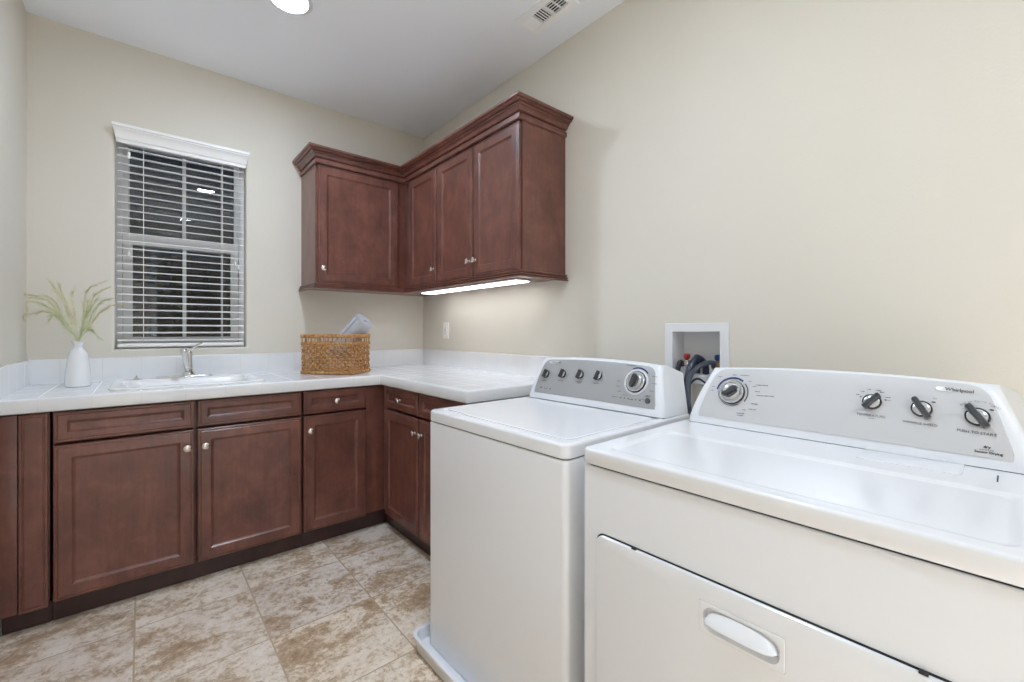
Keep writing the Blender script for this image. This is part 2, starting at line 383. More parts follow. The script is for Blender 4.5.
# outside the window: fence, hedge and ground at dusk
finish(obj('ground', box(B(), -6, 4, .15, 6, -.2, -.1), M['dirt'], smooth=False), kind='structure')
fn = thing('yard_fence', 'brown board fence standing in the dark beyond the window', 'fence', (-1, 2.6, -.1))
bm = B()
for k in range(56): box(bm, -5.0 + k * .16, -5.0 + k * .16 + .152, 2.6, 2.622, -.1, 1.95 + (.0 if k % 2 else .012))
obj('boards', bm, M['fence'], fn, smooth=False); obj('rail', box(B(), -5, 4, 2.622, 2.66, 1.55, 1.64), M['fence'], fn, smooth=False)
bm = B(); rnd = random.Random(3)
for k in range(2600):
    c = Vector((rnd.uniform(-3.6, 1.6), rnd.uniform(1.3, 2.3), 0)); top = 1.45 + .35 * sin(c.x * 2.3) + .18 * sin(c.x * 7.1)
    c.z = rnd.uniform(-.05, top); s = rnd.uniform(.03, .06)
    a = Vector((rnd.gauss(0, 1), rnd.gauss(0, 1), rnd.gauss(0, 1))).normalized(); b_ = a.orthogonal().normalized()
    q = [c + a * s, c + b_ * s * .45, c - a * s, c - b_ * s * .45]
    bm.faces.new([bm.verts.new(v) for v in q])
finish(obj('hedge', bm, M['hedge'], smooth=False), 'dark leafy hedge growing outside the window in front of the fence', 'hedge', kind='stuff')

# ---------------------------------------------------------------- ceiling cans and register
def can(x, y, label, group=None, watts=CAN_WATTS, beam=152):
    t = thing('ceiling_light', label, 'ceiling light', (x, y, CEIL), 0, group)
    mt = Matrix.Translation((x, y, CEIL))
    bm = B(); lathe(bm, [(.098, 0), (.098, -.003), (.092, -.006), (.080, -.006), (.077, -.002), (.077, 0)], mt, 48); obj('trim_ring', bm, M['plastic'], t)
    bm = B(); lathe(bm, [(.0765, -.0005), (.0765, -.003), (.06, -.0045), (0, -.005)], mt, 48); obj('lens', bm, M['lens'], t)
    ld = bpy.data.lights.new('can_beam', 'SPOT'); lo = bpy.data.objects.new('can_beam', ld); COL.objects.link(lo); lo.parent = t; lo.location = (0, 0, -.012)
    ld.energy = watts; ld.color = (.85, .985, 1.175); ld.spot_size = R(beam); ld.spot_blend = 1.0; ld.shadow_soft_size = .07
can(*CAN_SPOTS[0], 'round recessed ceiling light nearest the window wall, glowing')
can(*CAN_SPOTS[1], 'round recessed ceiling light over the middle of the room, behind the view')
can(*CAN_SPOTS[2], 'added out-of-view fill light, built as a recessed can next to the hall doorway', None, REAR_FILL_WATTS, 52)  # unseen can added so its floor bounce brightens ceiling and walls
for i, s_ in enumerate(HALL_SPOTS): can(*s_, ['round recessed hall light just beyond the doorway', 'round recessed light at the far end of the hall'][i])
vt = thing('ceiling_vent', 'white three-way air register with dark slots set in the ceiling', 'vent', (-.23, -1.60, CEIL))
bm = B(); x0, x1, y0, y1 = -.307, -.153, -1.765, -1.478
bank = [(-.268, -.192, -1.553, -1.488), (-.268, -.192, -1.637, -1.563), (-.268, -.192, -1.733, -1.648)]
ys = sorted({y0, y1, *[b[2] for b in bank], *[b[3] for b in bank]}); xs = [x0, -.268, -.192, x1]
for i in range(3):
    for j in range(len(ys) - 1):
        cy_ = (ys[j] + ys[j + 1]) / 2
        if i == 1 and any(b[2] < cy_ < b[3] for b in bank): continue
        box(bm, xs[i], xs[i + 1], ys[j], ys[j + 1], CEIL - .008, CEIL - .0005)
bmesh.ops.remove_doubles(bm, verts=bm.verts[:], dist=1e-6)
obj('face_plate', bm, M['vent'], vt, smooth=False)
obj('duct_opening', box(B(), -.266, -.194, -1.731, -1.490, CEIL - .0012, CEIL - .0004), M['duct'], vt, smooth=False)
for bi, b in enumerate(bank):
    bm = B(); n = 6 if bi == 0 else 5
    for k in range(n):
        if bi < 2:      # slats run along x
            yy = b[2] + (k + .5) * (b[3] - b[2]) / n; wv = .0048 if bi == 0 else .0006
            vs = [(b[0], yy - wv, CEIL - .002), (b[0], yy + wv * (1 if bi else .6), CEIL - .0075), (b[0], yy + wv * (1 if bi else .6) + .0012, CEIL - .0075), (b[0], yy - wv + .0012, CEIL - .002)]
            skin(bm, [vs, [(b[1], v[1], v[2]) for v in vs]])
        else:
            xx = b[0] + (k + .5) * (b[1] - b[0]) / n
            vs = [(xx - .0008, b[2], CEIL - .002), (xx - .0004, b[2], CEIL - .0075), (xx + .0014, b[2], CEIL - .0075), (xx + .001, b[2], CEIL - .002)]
            skin(bm, [vs, [(v[0], b[3], v[2]) for v in vs]])
    if bi == 2: box(bm, b[0], b[1], (b[2] + b[3]) / 2 - .003, (b[2] + b[3]) / 2 + .003, CEIL - .0078, CEIL - .002)
    obj('louvre_bank', bm, M['vent'], vt, smooth=False)

# ---------------------------------------------------------------- cabinet doors
def panel_door(bm, a0, a1, b0, b1, mp, fw=.05):
    """raised-edge frame with a recessed flat panel; d = thickness outwards"""
    T = .020
    rows = [(0, 0), (0, T - .004), (.003, T - .001), (.0075, T - .001), (.0085, T - .003), (.0115, T - .003), (.0145, T), (fw, T), (fw + .003, T - .001), (fw + .006, T - .005), (fw + .013, T - .0085), (fw + .018, T - .009)]
    rings = []
    for e, d in rows:
        rings.append([mp(a1 - e, b1 - e, d), mp(a0 + e, b1 - e, d), mp(a0 + e, b0 + e, d), mp(a1 - e, b0 + e, d)])
    skin(bm, rings)
def knob(parent, origin, out, oval=1.0, scale=1.0):
    o = Vector(out); mt = frame_from(origin, Vector((0, 0, 1)).cross(o), (0, 0, 1)) @ Matrix.Scale(scale, 4)
    bm = B(); lathe(bm, [(.0085, 0), (.0085, .002), (.0055, .005), (.005, .011), (.008, .0135), (.0145, .0165), (.0165, .0195), (.0155, .023), (.010, .0262), (0, .0275)], mt, 24, oval, 1)
    return obj('knob', bm, M['nickel'], parent)
mpB = lambda a, b, d: (a, -.596 - d, b)
mpR = lambda a, b, d: (-.596 - d, -a, b)
def add_front(parent, name, a0, a1, b0, b1, mp, kn=None, fw=.05, outv=(0, -1, 0)):
    bm = B(); panel_door(bm, a0, a1, b0, b1, mp, fw); o = obj(name, bm, M['wood'], parent, angle=12)
    if kn: knob(o, mp(kn[0], kn[1], .020), outv)
    return o
# base cabinets on the window wall
def carcass(parent, x0, x1, y0, y1, z0, z1, fr, name='carcass'):
    """open box: sides, bottom, back and a face frame on the side named fr"""
    bm = B(); T = .018
    box(bm, x0, x0 + T, y0, y1, z0, z1); box(bm, x1 - T, x1, y0, y1, z0, z1)
    box(bm, x0 + T, x1 - T, y1 - T, y1, z0, z1); box(bm, x0 + T, x1 - T, y0, y0 + T, z0, z1)
    box(bm, x0 + T, x1 - T, y0 + T, y1 - T, z0, z0 + T)
    return obj(name, bm, M['wood'], parent, smooth=False)
F = .595; ZB, ZT = .098, .852; DB, DT, WB, WT = .095, .7155, .7275, .850
c1 = thing('base_cabinet', 'wide dark cherry double-door base cabinet beneath the sink', 'cabinet', (-1.52, -.3, 0))
carcass(c1, -1.988, -1.056, -F + .03, -.02, ZB, ZT, 'y')
add_front(c1, 'door', -1.982, -1.5275, DB, DT, mpB, (-1.554, .638)); add_front(c1, 'door', -1.5145, -1.064, DB, DT, mpB, (-1.485, .638))
add_front(c1, 'false_drawer_front', -1.982, -1.5275, WB, WT, mpB, None, .036); add_front(c1, 'false_drawer_front', -1.5145, -1.064, WB, WT, mpB, None, .036)
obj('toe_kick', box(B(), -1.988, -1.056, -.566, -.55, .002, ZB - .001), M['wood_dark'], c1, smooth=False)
c2 = thing('base_cabinet', 'narrow dark cherry base cabinet under the woven basket, with one drawer and one door', 'cabinet', (-.88, -.3, 0))
carcass(c2, -1.052, -.60, -F + .03, -.02, ZB, ZT, 'y')
obj('filler_strip', box(B(), -.7065, -.581, -.5955, -.567, ZB, ZT), M['wood'], c2, smooth=False)
d_ = add_front(c2, 'door', -1.0515, -.712, DB, DT, mpB, (-1.021, .638)); add_front(c2, 'drawer', -1.0515, -.712, WB, WT, mpB, (-.882, .787), .036)
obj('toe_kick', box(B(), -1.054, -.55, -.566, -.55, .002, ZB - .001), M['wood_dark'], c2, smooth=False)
c3 = thing('base_cabinet', 'dark cherry filler cabinet of plain panels at the left wall end of the counter', 'cabinet', (-2.06, -.3, 0))
carcass(c3, LW + .002, -1.994, -F, -.02, ZB, ZT, 'y')
bm = B(); box(bm, LW + .003, -2.078, -.612, -.597, .086, .850, .0015); obj('scribe_panel', bm, M['wood'], c3)
bm = B(); rows = [(0, 0), (0, .017), (.002, .019), (.008, .019), (.010, .016), (.013, .016), (.016, .018)]
skin(bm, [[mpB(-1.9965 - e, .850 - e, d), mpB(-2.0755 + e, .850 - e, d), mpB(-2.0755 + e, .083 + e, d), mpB(-1.9965 - e, .083 + e, d)] for e, d in rows])
obj('beaded_panel', bm, M['wood'], c3, angle=12)
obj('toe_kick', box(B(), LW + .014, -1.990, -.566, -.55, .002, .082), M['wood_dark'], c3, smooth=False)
c4 = thing('base_cabinet', 'dark cherry base cabinet with two drawers and two doors beside the washing machine', 'cabinet', (-.3, -1.05, 0))
carcass(c4, -F + .03, -.02, -1.500, -.62, ZB, ZT, 'x')
obj('end_panel', box(B(), -.596, -.567, -1.500, -1.484, ZB, ZT), M['wood'], c4, smooth=False)
ov = (-1, 0, 0)
add_front(c4, 'door', .655, 1.0605, DB, DT, mpR, (1.034, .638), .05, ov); add_front(c4, 'door', 1.0735, 1.479, DB, DT, mpR, (1.103, .638), .05, ov)
add_front(c4, 'drawer', .655, 1.0605, WB, WT, mpR, (.858, .787), .036, ov); add_front(c4, 'drawer', 1.0735, 1.479, WB, WT, mpR, (1.276, .787), .036, ov)
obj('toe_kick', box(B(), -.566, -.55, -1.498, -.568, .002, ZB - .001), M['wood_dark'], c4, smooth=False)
obj('corner_filler', box(B(), -.595, -.567, -.650, -.597, ZB, ZT), M['wood'], c4, smooth=False)

# countertop: tiled slab with sink cut-out, tiled edge and splash
ct = thing('countertop', 'white tiled L-shaped countertop with low tiled backsplash', 'countertop', (-1.1, -.3, .856))
SK = (-1.815, -1.225, -.535, -.085)    # cut-out
def cells(bm, xs, ys, inside, z0, z1):
    for i in range(len(xs) - 1):
        for j in range(len(ys) - 1):
            cx_, cy_ = (xs[i] + xs[i + 1]) / 2, (ys[j] + ys[j + 1]) / 2
            if not inside(cx_, cy_): continue
            for z, fl in ((z1, 0), (z0, 1)):
                q = [(xs[i], ys[j], z), (xs[i + 1], ys[j], z), (xs[i + 1], ys[j + 1], z), (xs[i], ys[j + 1], z)]
                bm.faces.new([bm.verts.new(v) for v in (q[::-1] if fl else q)])
            for (ax, ay, bx, by, nx, ny) in ((xs[i], ys[j], xs[i + 1], ys[j], cx_, ys[j] - .01), (xs[i + 1], ys[j], xs[i + 1], ys[j + 1], xs[i + 1] + .01, cy_), (xs[i + 1], ys[j + 1], xs[i], ys[j + 1], cx_, ys[j + 1] + .01), (xs[i], ys[j + 1], xs[i], ys[j], xs[i] - .01, cy_)):
                if inside(nx, ny): continue
                bm.faces.new([bm.verts.new(v) for v in ((ax, ay, z0), (bx, by, z0), (bx, by, z1), (ax, ay, z1))])
    bmesh.ops.remove_doubles(bm, verts=bm.verts[:], dist=1e-6)
def ins(x, y):
    if not (LW < x < 0 and -1.508 < y < 0): return False
    if SK[0] < x < SK[1] and SK[2] < y < SK[3]: return False
    return y > -.603 or x > -.603
bm = B(); cells(bm, [LW + .001, SK[0], SK[1], -.603, -.001], [-1.508, -.603, SK[2], SK[3], -.001], ins, .8555, .914)
obj('tile_top', bm, M['counter'], ct, smooth=False)
ep = [(0, .914), (.022, .914), (.028, .9125), (.0318, .908), (.033, .902), (.033, .866), (.031, .860), (.027, .857), (0, .857)]
bm = B(); sweep(bm, [(LW + .001, -.603), (-.603, -.603), (-.603, -1.508), (-.001, -1.508)], ep); obj('edge_tiles', bm, M['counter'], ct, angle=25)
sp = [(0, .9142), (.011, .9142), (.011, 1.028), (.0095, 1.033), (.006, 1.0355), (0, 1.0355)]
bm = B(); sweep(bm, [(-.001, -1.54), (-.001, -.001), (LW + .001, -.001), (LW + .001, -.60)][::-1], [(o, z) for o, z in sp])
# path runs left wall -> back wall -> right wall; "out" must face the room
bm.free(); bm = B()
sweep(bm, [(LW + .001, -.60), (LW + .001, -.001), (-.001, -.001), (-.001, -1.54)], sp)
obj('backsplash', bm, M['counter'], ct, angle=25)

# sink
sk = thing('sink', 'white oval-cornered drop-in sink set in the counter below the window', 'sink', (-1.52, -.31, .914))
bm = B()
o0, o1, q0, q1 = -1.828, -1.212, -.562, -.062
b0_, b1_, e0_, e1_ = -1.785, -1.255, -.51, -.165
rows = [(o0, o1, q0, q1, .075, .9145), (o0, o1, q0, q1, .075, .9185), (o0 + .006, o1 - .006, q0 + .006, q1 - .006, .07, .9225), (o0 + .014, o1 - .014, q0 + .014, q1 - .014, .065, .9235),
        (b0_ - .012, b1_ + .012, e0_ - .012, e1_ + .012, .075, .9228), (b0_, b1_, e0_, e1_, .07, .917), (b0_ + .01, b1_ - .01, e0_ + .01, e1_ - .01, .07, .90), (b0_ + .03, b1_ - .03, e0_ + .03, e1_ - .03, .065, .76),
        (b0_ + .05, b1_ - .05, e0_ + .05, e1_ - .05, .05, .738), (-1.56, -1.48, -.375, -.305, .034, .734)]
under = [(-1.57, -1.47, -.385, -.295, .04, .726), (b0_ + .045, b1_ - .045, e0_ + .045, e1_ - .045, .05, .728), (b0_ + .022, b1_ - .022, e0_ + .022, e1_ - .022, .065, .76), (b0_ + .002, b1_ - .002, e0_ + .002, e1_ - .002, .07, .905), (b0_ - .01, b1_ + .01, e0_ - .01, e1_ + .01, .07, .9145)]
rg = [[(p[0], p[1], s[5]) for p in rrect(*s[:5], 8)] for s in under[::-1]]
rings = [[(p[0], p[1], s[5]) for p in rrect(*s[:5], 8)] for s in rows]
skin(bm, rings, False, True); obj('basin', bm, M['sink'], sk)
bm = B(); lathe(bm, [(.036, 0), (.036, .003), (.03, .004), (.02, .001), (0, .001)], Matrix.Translation((-1.52, -.34, .7345)), 24); obj('drain', bm, M['chrome'], sk, label='round chrome drain')
# faucet
fc = thing('faucet', 'chrome single-lever faucet with tall spout on the sink deck', 'faucet', (-1.53, -.115, .928))
bm = B(); pillow(bm, -1.655, -1.405, -.142, -.09, .9238, .9325, .025, .004); obj('deck_plate', bm, M['chrome'], fc)
bm = B(); lathe(bm, [(.03, .9325), (.029, .942), (.021, .952), (.0175, .985), (.0165, 1.03), (.0185, 1.05), (.018, 1.058), (.012, 1.066), (0, 1.068)], Matrix.Translation((-1.515, -.115, 0)), 28); obj('body', bm, M['chrome'], fc)
bm = B(); tube(bm, [(-1.519, -.13, .958), (-1.528, -.155, .985), (-1.538, -.185, 1.04), (-1.543, -.215, 1.07)], lambda t: .0125 - .002 * t, 14); obj('spout', bm, M['chrome'], fc)
bm = B(); mt = Matrix.Translation((-1.543, -.222, 1.068)); lathe(bm, [(0, -.016), (.012, -.0155), (.0165, -.009), (.018, .002), (.0145, .012), (.007, .017), (0, .018)], mt, 20); obj('spout_head', bm, M['chrome'], fc)
bm = B(); tube(bm, [(-1.512, -.115, 1.063), (-1.495, -.118, 1.078), (-1.473, -.12, 1.098), (-1.462, -.121, 1.107)], lambda t: .0085 - .003 * t, 12); lathe(bm, [(0, -.007), (.006, -.004), (.007, .001), (.005, .005), (0, .007)], Matrix.Translation((-1.461, -.121, 1.108)), 12); obj('lever', bm, M['chrome'], fc)
hc = thing('hole_cover', 'small chrome cap on the sink deck left of the faucet', 'hole cover', (-1.735, -.115, .928))
bm = B(); lathe(bm, [(.017, .0005), (.017, .003), (.012, .007), (.005, .009), (.004, .014), (.006, .018), (0, .02)], Matrix.Translation((-1.735, -.115, .9236)), 18); obj('cap', bm, M['chrome'], hc)

# ---------------------------------------------------------------- wall cabinets
UF = .305; CT, CBt = 2.215, 1.452
crown = [(0, 2.198), (.006, 2.198), (.010, 2.202), (.010, 2.222), (.006, 2.226), (.001, 2.228), (.001, 2.233), (.009, 2.235), (.013, 2.239), (.016, 2.247), (.023, 2.254), (.030, 2.257), (.031, 2.260), (.028, 2.2615), (.030, 2.264), (.041, 2.266), (.047, 2.271), (.046, 2.2745), (.052, 2.276), (.056, 2.281), (.056, 2.290), (0, 2.290)]
rail = [(0, 1.472), (.009, 1.472), (.012, 1.469), (.012, 1.464), (.006, 1.4615), (.006, 1.459), (.015, 1.4575), (.018, 1.454), (.018, 1.4515), (.011, 1.4485), (.011, 1.446), (.019, 1.4445), (.021, 1.441), (.020, 1.438), (0, 1.438)]
mpUB = lambda a, b, d: (a, -UF - .001 - d, b)
mpUR = lambda a, b, d: (-UF - .001 - d, -a, b)
u1 = thing('wall_cabinet', 'dark cherry wall cabinet with a single door, hung beside the window', 'cabinet', (-.6, -.15, 1.452))
obj('carcass', box(B(), -.905, -.3055, -UF, -.001, CBt, CT, 0), M['wood'], u1, smooth=False)
o = add_front(u1, 'door', -.893, -.372, 1.474, 2.193, mpUB, None); knob(o, mpUB(-.866, 1.560, .020), (0, -1, 0))
bm = B(); sweep(bm, [(-.9055, -.0015), (-.9055, -.327), (-.327, -.327)], crown, None, (-1, -1)); obj('crown_molding', bm, M['wood'], u1, angle=20)
bm = B(); sweep(bm, [(-.9055, -.0015), (-.9055, -.318), (-.318, -.318)], rail, None, (-1, -1)); obj('light_rail', bm, M['wood'], u1, angle=20)
u2 = thing('wall_cabinet', 'dark cherry wall cabinet with three doors, hung on the wall beside the washer', 'cabinet', (-.15, -.77, 1.452))
obj('carcass', box(B(), -UF, -.001, -1.536, -.001, CBt, CT, 0), M['wood'], u2, smooth=False)
for (a, b, k) in ((.393, .752, .722), (.765, 1.141, 1.112), (1.150, 1.528, 1.172)):
    o = add_front(u2, 'door', a, b, 1.474, 2.193, mpUR, None); knob(o, mpUR(k, 1.562, .020), ov)
bm = B(); sweep(bm, [(-.327, -.327), (-.327, -1.5375), (-.0015, -1.5375)], crown, (-1, -1)); obj('crown_molding', bm, M['wood'], u2, angle=20)
bm = B(); sweep(bm, [(-.318, -.318), (-.318, -1.5375), (-.0015, -1.5375)], rail, (-1, -1)); obj('light_rail', bm, M['wood'], u2, angle=20)
le = thing('under_cabinet_light', 'long white light bar glowing beneath the three-door wall cabinet', 'light', (-.17, -.87, 1.452))
bm = B(); box(bm, -.225, -.115, -1.395, -.36, 1.4425, 1.4515, .002); obj('housing', bm, M['plastic'], le)
bm = B(); box(bm, -.217, -.123, -1.385, -.37, 1.4375, 1.4424, .002); obj('diffuser', bm, M['led'], le)

# outlet
ou = thing('wall_outlet', 'white electrical outlet on the wall above the corner of the counter', 'outlet', (0, -.347, 1.18))
mpO = lambda a, b, d: (-d, a, b)
bm = B(); pillow(bm, -.384, -.310, 1.121, 1.240, .0005, .006, .006, .003, mpO); obj('cover_plate', bm, M['outlet'], ou)
bm = B(); pillow(bm, -.364, -.330, 1.147, 1.214, .006, .0085, .004, .001, mpO); obj('receptacle', bm, M['outlet'], ou)
bm = B()
for zz in (1.163, 1.198):
    box(bm, -.0092, -.0086, -.355, -.353, zz - .005, zz + .005); box(bm, -.0092, -.0086, -.343, -.341, zz - .004, zz + .004)
    box(bm, -.0092, -.0086, -.3505, -.3455, zz - .012, zz - .008)
box(bm, -.0092, -.0086, -.352, -.342, 1.178, 1.183); obj('slots', bm, M['seam'], ou, smooth=False)

# ---------------------------------------------------------------- appliances
def console_funcs(yc, hw, zb, xb, fwd0=.16, fwd1=.105, H=.165, bow=.012, lean=.04):
    """surface of a backsplash console in the appliance's own axes; forward is -x, right is -y"""
    def face(u, z, off=0):
        """u in [-1,1] left to right, z height above zb on the sloped face"""
        k = z / H; w_ = hw - lean * max(k, 0) ** 1.25
        zz = z * (1 + bow / H * (1 - u * u))
        d = w_ * (1 - abs(u)); Rr = .022
        ins_ = 0 if d >= Rr else .013 * (1 - sqrt(max(0, 1 - ((Rr - d) / Rr) ** 2)))
        f = fwd0 - (fwd0 - fwd1) * max(k, 0) ** 1.5 - ins_
        sl = (fwd0 - fwd1) * 1.5 * max(k, 0) ** .5 / H
        nl = sqrt(1 + sl * sl)
        return Vector((xb - f - off / nl, yc - u * w_, zb + zz + off * sl / nl))
    return face
def build_console(parent, face, zb, xb, H, yc, hw, lean, bow):
    U = [-1, -.995, -.985, -.97, -.95, -.92, -.88] + [-.8 + .2 * i for i in range(9)] + [.88, .92, .95, .97, .985, .995, 1]
    rings = []
    for u in U:
        pts = [face(u, H * k / 10) for k in range(11)]
        t = pts[-1]; w_ = hw - lean
        z_end = t.z
        pts += [Vector((t.x + .006, t.y, z_end + .0035)), Vector((t.x + .012, t.y, z_end + .0045)), Vector((t.x + .028, t.y, z_end + .001)), Vector((xb - .01, yc - u * (hw - lean * .5), zb + .143 + bow * (1 - u * u))), Vector((xb, yc - u * (hw - lean * .45), zb + .136 + bow * (1 - u * u))), Vector((xb, yc - u * hw, zb))]
        rings.append(pts)
    bm = B(); skin(bm, rings); return obj('console', bm, M['plastic'], parent, local=True, angle=40)
def build_panel(parent, face, H, u_m, z0, z1, mat, rc=.03):
    """grey fascia lying on the console face with rounded upper corners"""
    NU, NZ = 44, 14; bm = B(); grid = []
    for j in range(NZ + 1):
        k = j / NZ; k = 1 - (1 - k) ** 1.4; z = z0 + (z1 - z0) * k; cut = 0
        if z > z1 - rc * .8:
            q = (z - (z1 - rc * .8)) / (rc * .8); cut = .075 * (1 - sqrt(max(0, 1 - q * q)))
        if z < z0 + .006:
            q = ((z0 + .006) - z) / .006; cut = max(cut, .012 * (1 - sqrt(max(0, 1 - q * q))))
        grid.append([((-1 + 2 * i / NU) * (u_m - cut - .012 * (1 - k)), z) for i in range(NU + 1)])
    top = [[bm.verts.new(face(u, z, .0016)) for u, z in r] for r in grid]
    for a, b in zip(top, top[1:]):
        for i in range(NU): bm.faces.new((a[i], a[i + 1], b[i + 1], b[i]))
    loop = [(0, i) for i in range(NU + 1)] + [(j, NU) for j in range(1, NZ + 1)] + [(NZ, i) for i in range(NU - 1, -1, -1)] + [(j, 0) for j in range(NZ - 1, 0, -1)]
    low = [bm.verts.new(face(grid[j][i][0] * 1.004, grid[j][i][1], .0001)) for j, i in loop]
    up_ = [top[j][i] for j, i in loop]
    for i in range(len(loop)):
        k = (i + 1) % len(loop); bm.faces.new((up_[i], up_[k], low[k], low[i]))
    return obj('control_panel', bm, mat, parent, local=True, angle=40)
def face_frame(face, u, z, off=.0016):
    o = face(u, z, off); r = face(u + .01, z, off) - face(u - .01, z, off); up = face(u, z + .004, off) - face(u, z - .004, off)
    return frame_from(o, r, up)
def knob_small(parent, mt, ang, r=.0165, long=1.0, name='control_knob'):
    """black-ringed silver dial with a dark bar grip turned by ang (radians, ccw from straight up)"""
    bm = B(); lathe(bm, [(r * 1.0, 0), (r * 1.0, .004), (r * .97, .006), (r * .84, .0065), (r * .84, .003), (0, .003)], mt, 28); k = obj(name, bm, M['black'], parent, local=True)
    bm = B(); lathe(bm, [(r * .83, .003), (r * .83, .0062), (r * .6, .0085), (0, .009)], mt, 28); obj('dial_cap', bm, M['silver'], k, local=True)
    g = mt @ Matrix.Rotation(ang, 4, 'Z'); bm = B(); W_, L_ = r * .36, r * 1.22 * long
    spx = []
    for h, s in ((.0055, 1.0), (.014, .95), (.0185, .82), (.0205, .6)):
        spx.append([g @ Vector((p[0], p[1], h)) for p in rrect(-W_ * s, W_ * s, -L_ * (.92 + .08 * s), L_ * (.92 + .08 * s), W_ * .7 * s, 4)])
    skin(bm, spx); obj('grip', bm, M['dark'], k, local=True)
    return k
def dial_big(parent, mt, ang, r, style):
    bm = B()
    if style == 'washer':       # scalloped rim
        seg = 72; rings = []
        for rr, z in ((1.0, 0), (1.0, .006), (.96, .0075), (.90, .0075)):
            rings.append([mt @ Vector((r * rr * (1 + (.035 if i % 6 == 0 and rr > .95 else 0)) * cos(2 * pi * i / seg), r * rr * (1 + (.035 if i % 6 == 0 and rr > .95 else 0)) * sin(2 * pi * i / seg), z)) for i in range(seg)])
        skin(bm, rings)
        k = obj('cycle_dial', bm, M['black'], parent, local=True)
    else:
        lathe(bm, [(r, 0), (r, .004), (r * .965, .005), (r * .93, .0045)], mt, 48); k = obj('cycle_dial', bm, M['black'], parent, local=True)
    bm = B(); lathe(bm, [(r * .94, .003), (r * .94, .009), (r * .86, .0115), (r * .76, .011), (r * .74, .0095), (r * .70, .0095), (r * .68, .0135), (r * .55, .016), (0, .0165)], mt, 48); obj('dial_ring', bm, M['silver'], k, local=True)
    g = mt @ Matrix.Rotation(ang, 4, 'Z'); bm = B(); L_, W_ = r * .66, r * .27
    rings = []
    for h, s in ((.0135, 1), (.0245, .95), (.0285, .8), (.030, .5)):
        ring = []
        for i in range(32):
            t = 2 * pi * i / 32; ring.append(g @ Vector((W_ * s * cos(t) * (abs(sin(t)) * .25 + .85), L_ * (.85 + .15 * s) * sin(t), h)))
        rings.append(ring)
    skin(bm, rings); obj('grip', bm, M['dark'], k, local=True)
    bm = B(); rings = []
    for h, s in ((.0164, .95), (.0195, .8), (.020, .5)):
        rings.append([g @ Vector((W_ * 1.05 + W_ * .62 * s * cos(2 * pi * i / 24), L_ * .78 * s * sin(2 * pi * i / 24), h)) for i in range(24)])
    skin(bm, rings); obj('grip_inset', bm, M['grip'], k, local=True)
    return k
def arc_strip(bm, mt, r0, r1, a0, a1, h=.0006, n=28):
    """flat printed arc, angles clockwise from up"""
    ring = lambda r, z: [mt @ Vector((r * sin(a0 + (a1 - a0) * i / n), r * cos(a0 + (a1 - a0) * i / n), z)) for i in range(n + 1)]
    a, b = ring(r0, h), ring(r1, h); va = [bm.verts.new(p) for p in a]; vb = [bm.verts.new(p) for p in b]
    for i in range(n): bm.faces.new((va[i], va[i + 1], vb[i + 1], vb[i]))
def dash(bm, mt, x, y, w_, h_, z=.0006):
    bm.faces.new([bm.verts.new(mt @ Vector(p)) for p in ((x - w_ / 2, y - h_ / 2, z), (x + w_ / 2, y - h_ / 2, z), (x + w_ / 2, y + h_ / 2, z), (x - w_ / 2, y + h_ / 2, z))])
def micro(bm, mt, x, y, w_, h_=.0026, rnd=random.Random(5)):
    """a line of print too small to read: short strokes"""
    c = x - w_ / 2
    while c < x + w_ / 2 - .0012:
        l = rnd.choice((.0016, .0022, .003)); dash(bm, mt, c + l / 2, y, l, h_ * rnd.choice((.55, .75, .9))); c += l + .0009

def print_label(bm, mat, parent, name='printed_label'):
    if len(bm.faces): obj(name, bm, mat, parent, local=True, smooth=False)
    else: bm.free()
    return B()
def cabinet_body(t, hx, hw, z0, z1, rc):
    bm = B(); pillow(bm, -hx, hx, -hw, hw, z0, z1, rc, .004, both=True); obj('cabinet', bm, M['white'], t, local=True)
    bm = B(); rrings(bm, [(-hx + .006, hx - .006, -hw + .006, hw - .006, .02, z1 - .006), (-hx + .006, hx - .006, -hw + .006, hw - .006, .02, z1 + .006)]); obj('seam', bm, M['seam'], t, local=True)

# ---- washer
WZ = .022
wa = thing('washing_machine', 'white top-loading washing machine with silver control panel, standing in a drip tray', 'washing machine', (-.568, -2.020, WZ), R(1.0))
hx, hw = .332, .337
Z = lambda z: z - WZ
cabinet_body(wa, hx, hw, .001, Z(.842), .018)
bm = B(); hx2, hw2 = hx + .001, hw + .001
rows = [(-hx2 + .003, hx2 - .003, -hw2 + .003, hw2 - .003, .022, Z(.8455)), (-hx2, hx2, -hw2, hw2, .024, Z(.849)), (-hx2, hx2, -hw2, hw2, .024, Z(.877))]
for k in range(1, 6):
    a = k / 5 * pi / 2; e = .009 * (1 - cos(a)); rows.append((-hx2 + e, hx2 - e, -hw2 + e, hw2 - e, .024 - e * .5, Z(.877) + .008 * sin(a)))
rows += [(-hx2 + .034, hx2 - .02, -hw2 + .024, hw2 - .024, .03, Z(.8855)), (-hx2 + .037, hx2 - .023, -hw2 + .027, hw2 - .027, .03, Z(.8815)), (-hx2 + .044, hx2 - .03, -hw2 + .034, hw2 - .034, .025, Z(.8815)), (-hx2 + .05, hx2 - .036, -hw2 + .04, hw2 - .04, .02, Z(.8815))]
rrings(bm, rows, n=8); obj('top_deck', bm, M['white'], wa, local=True, angle=28)
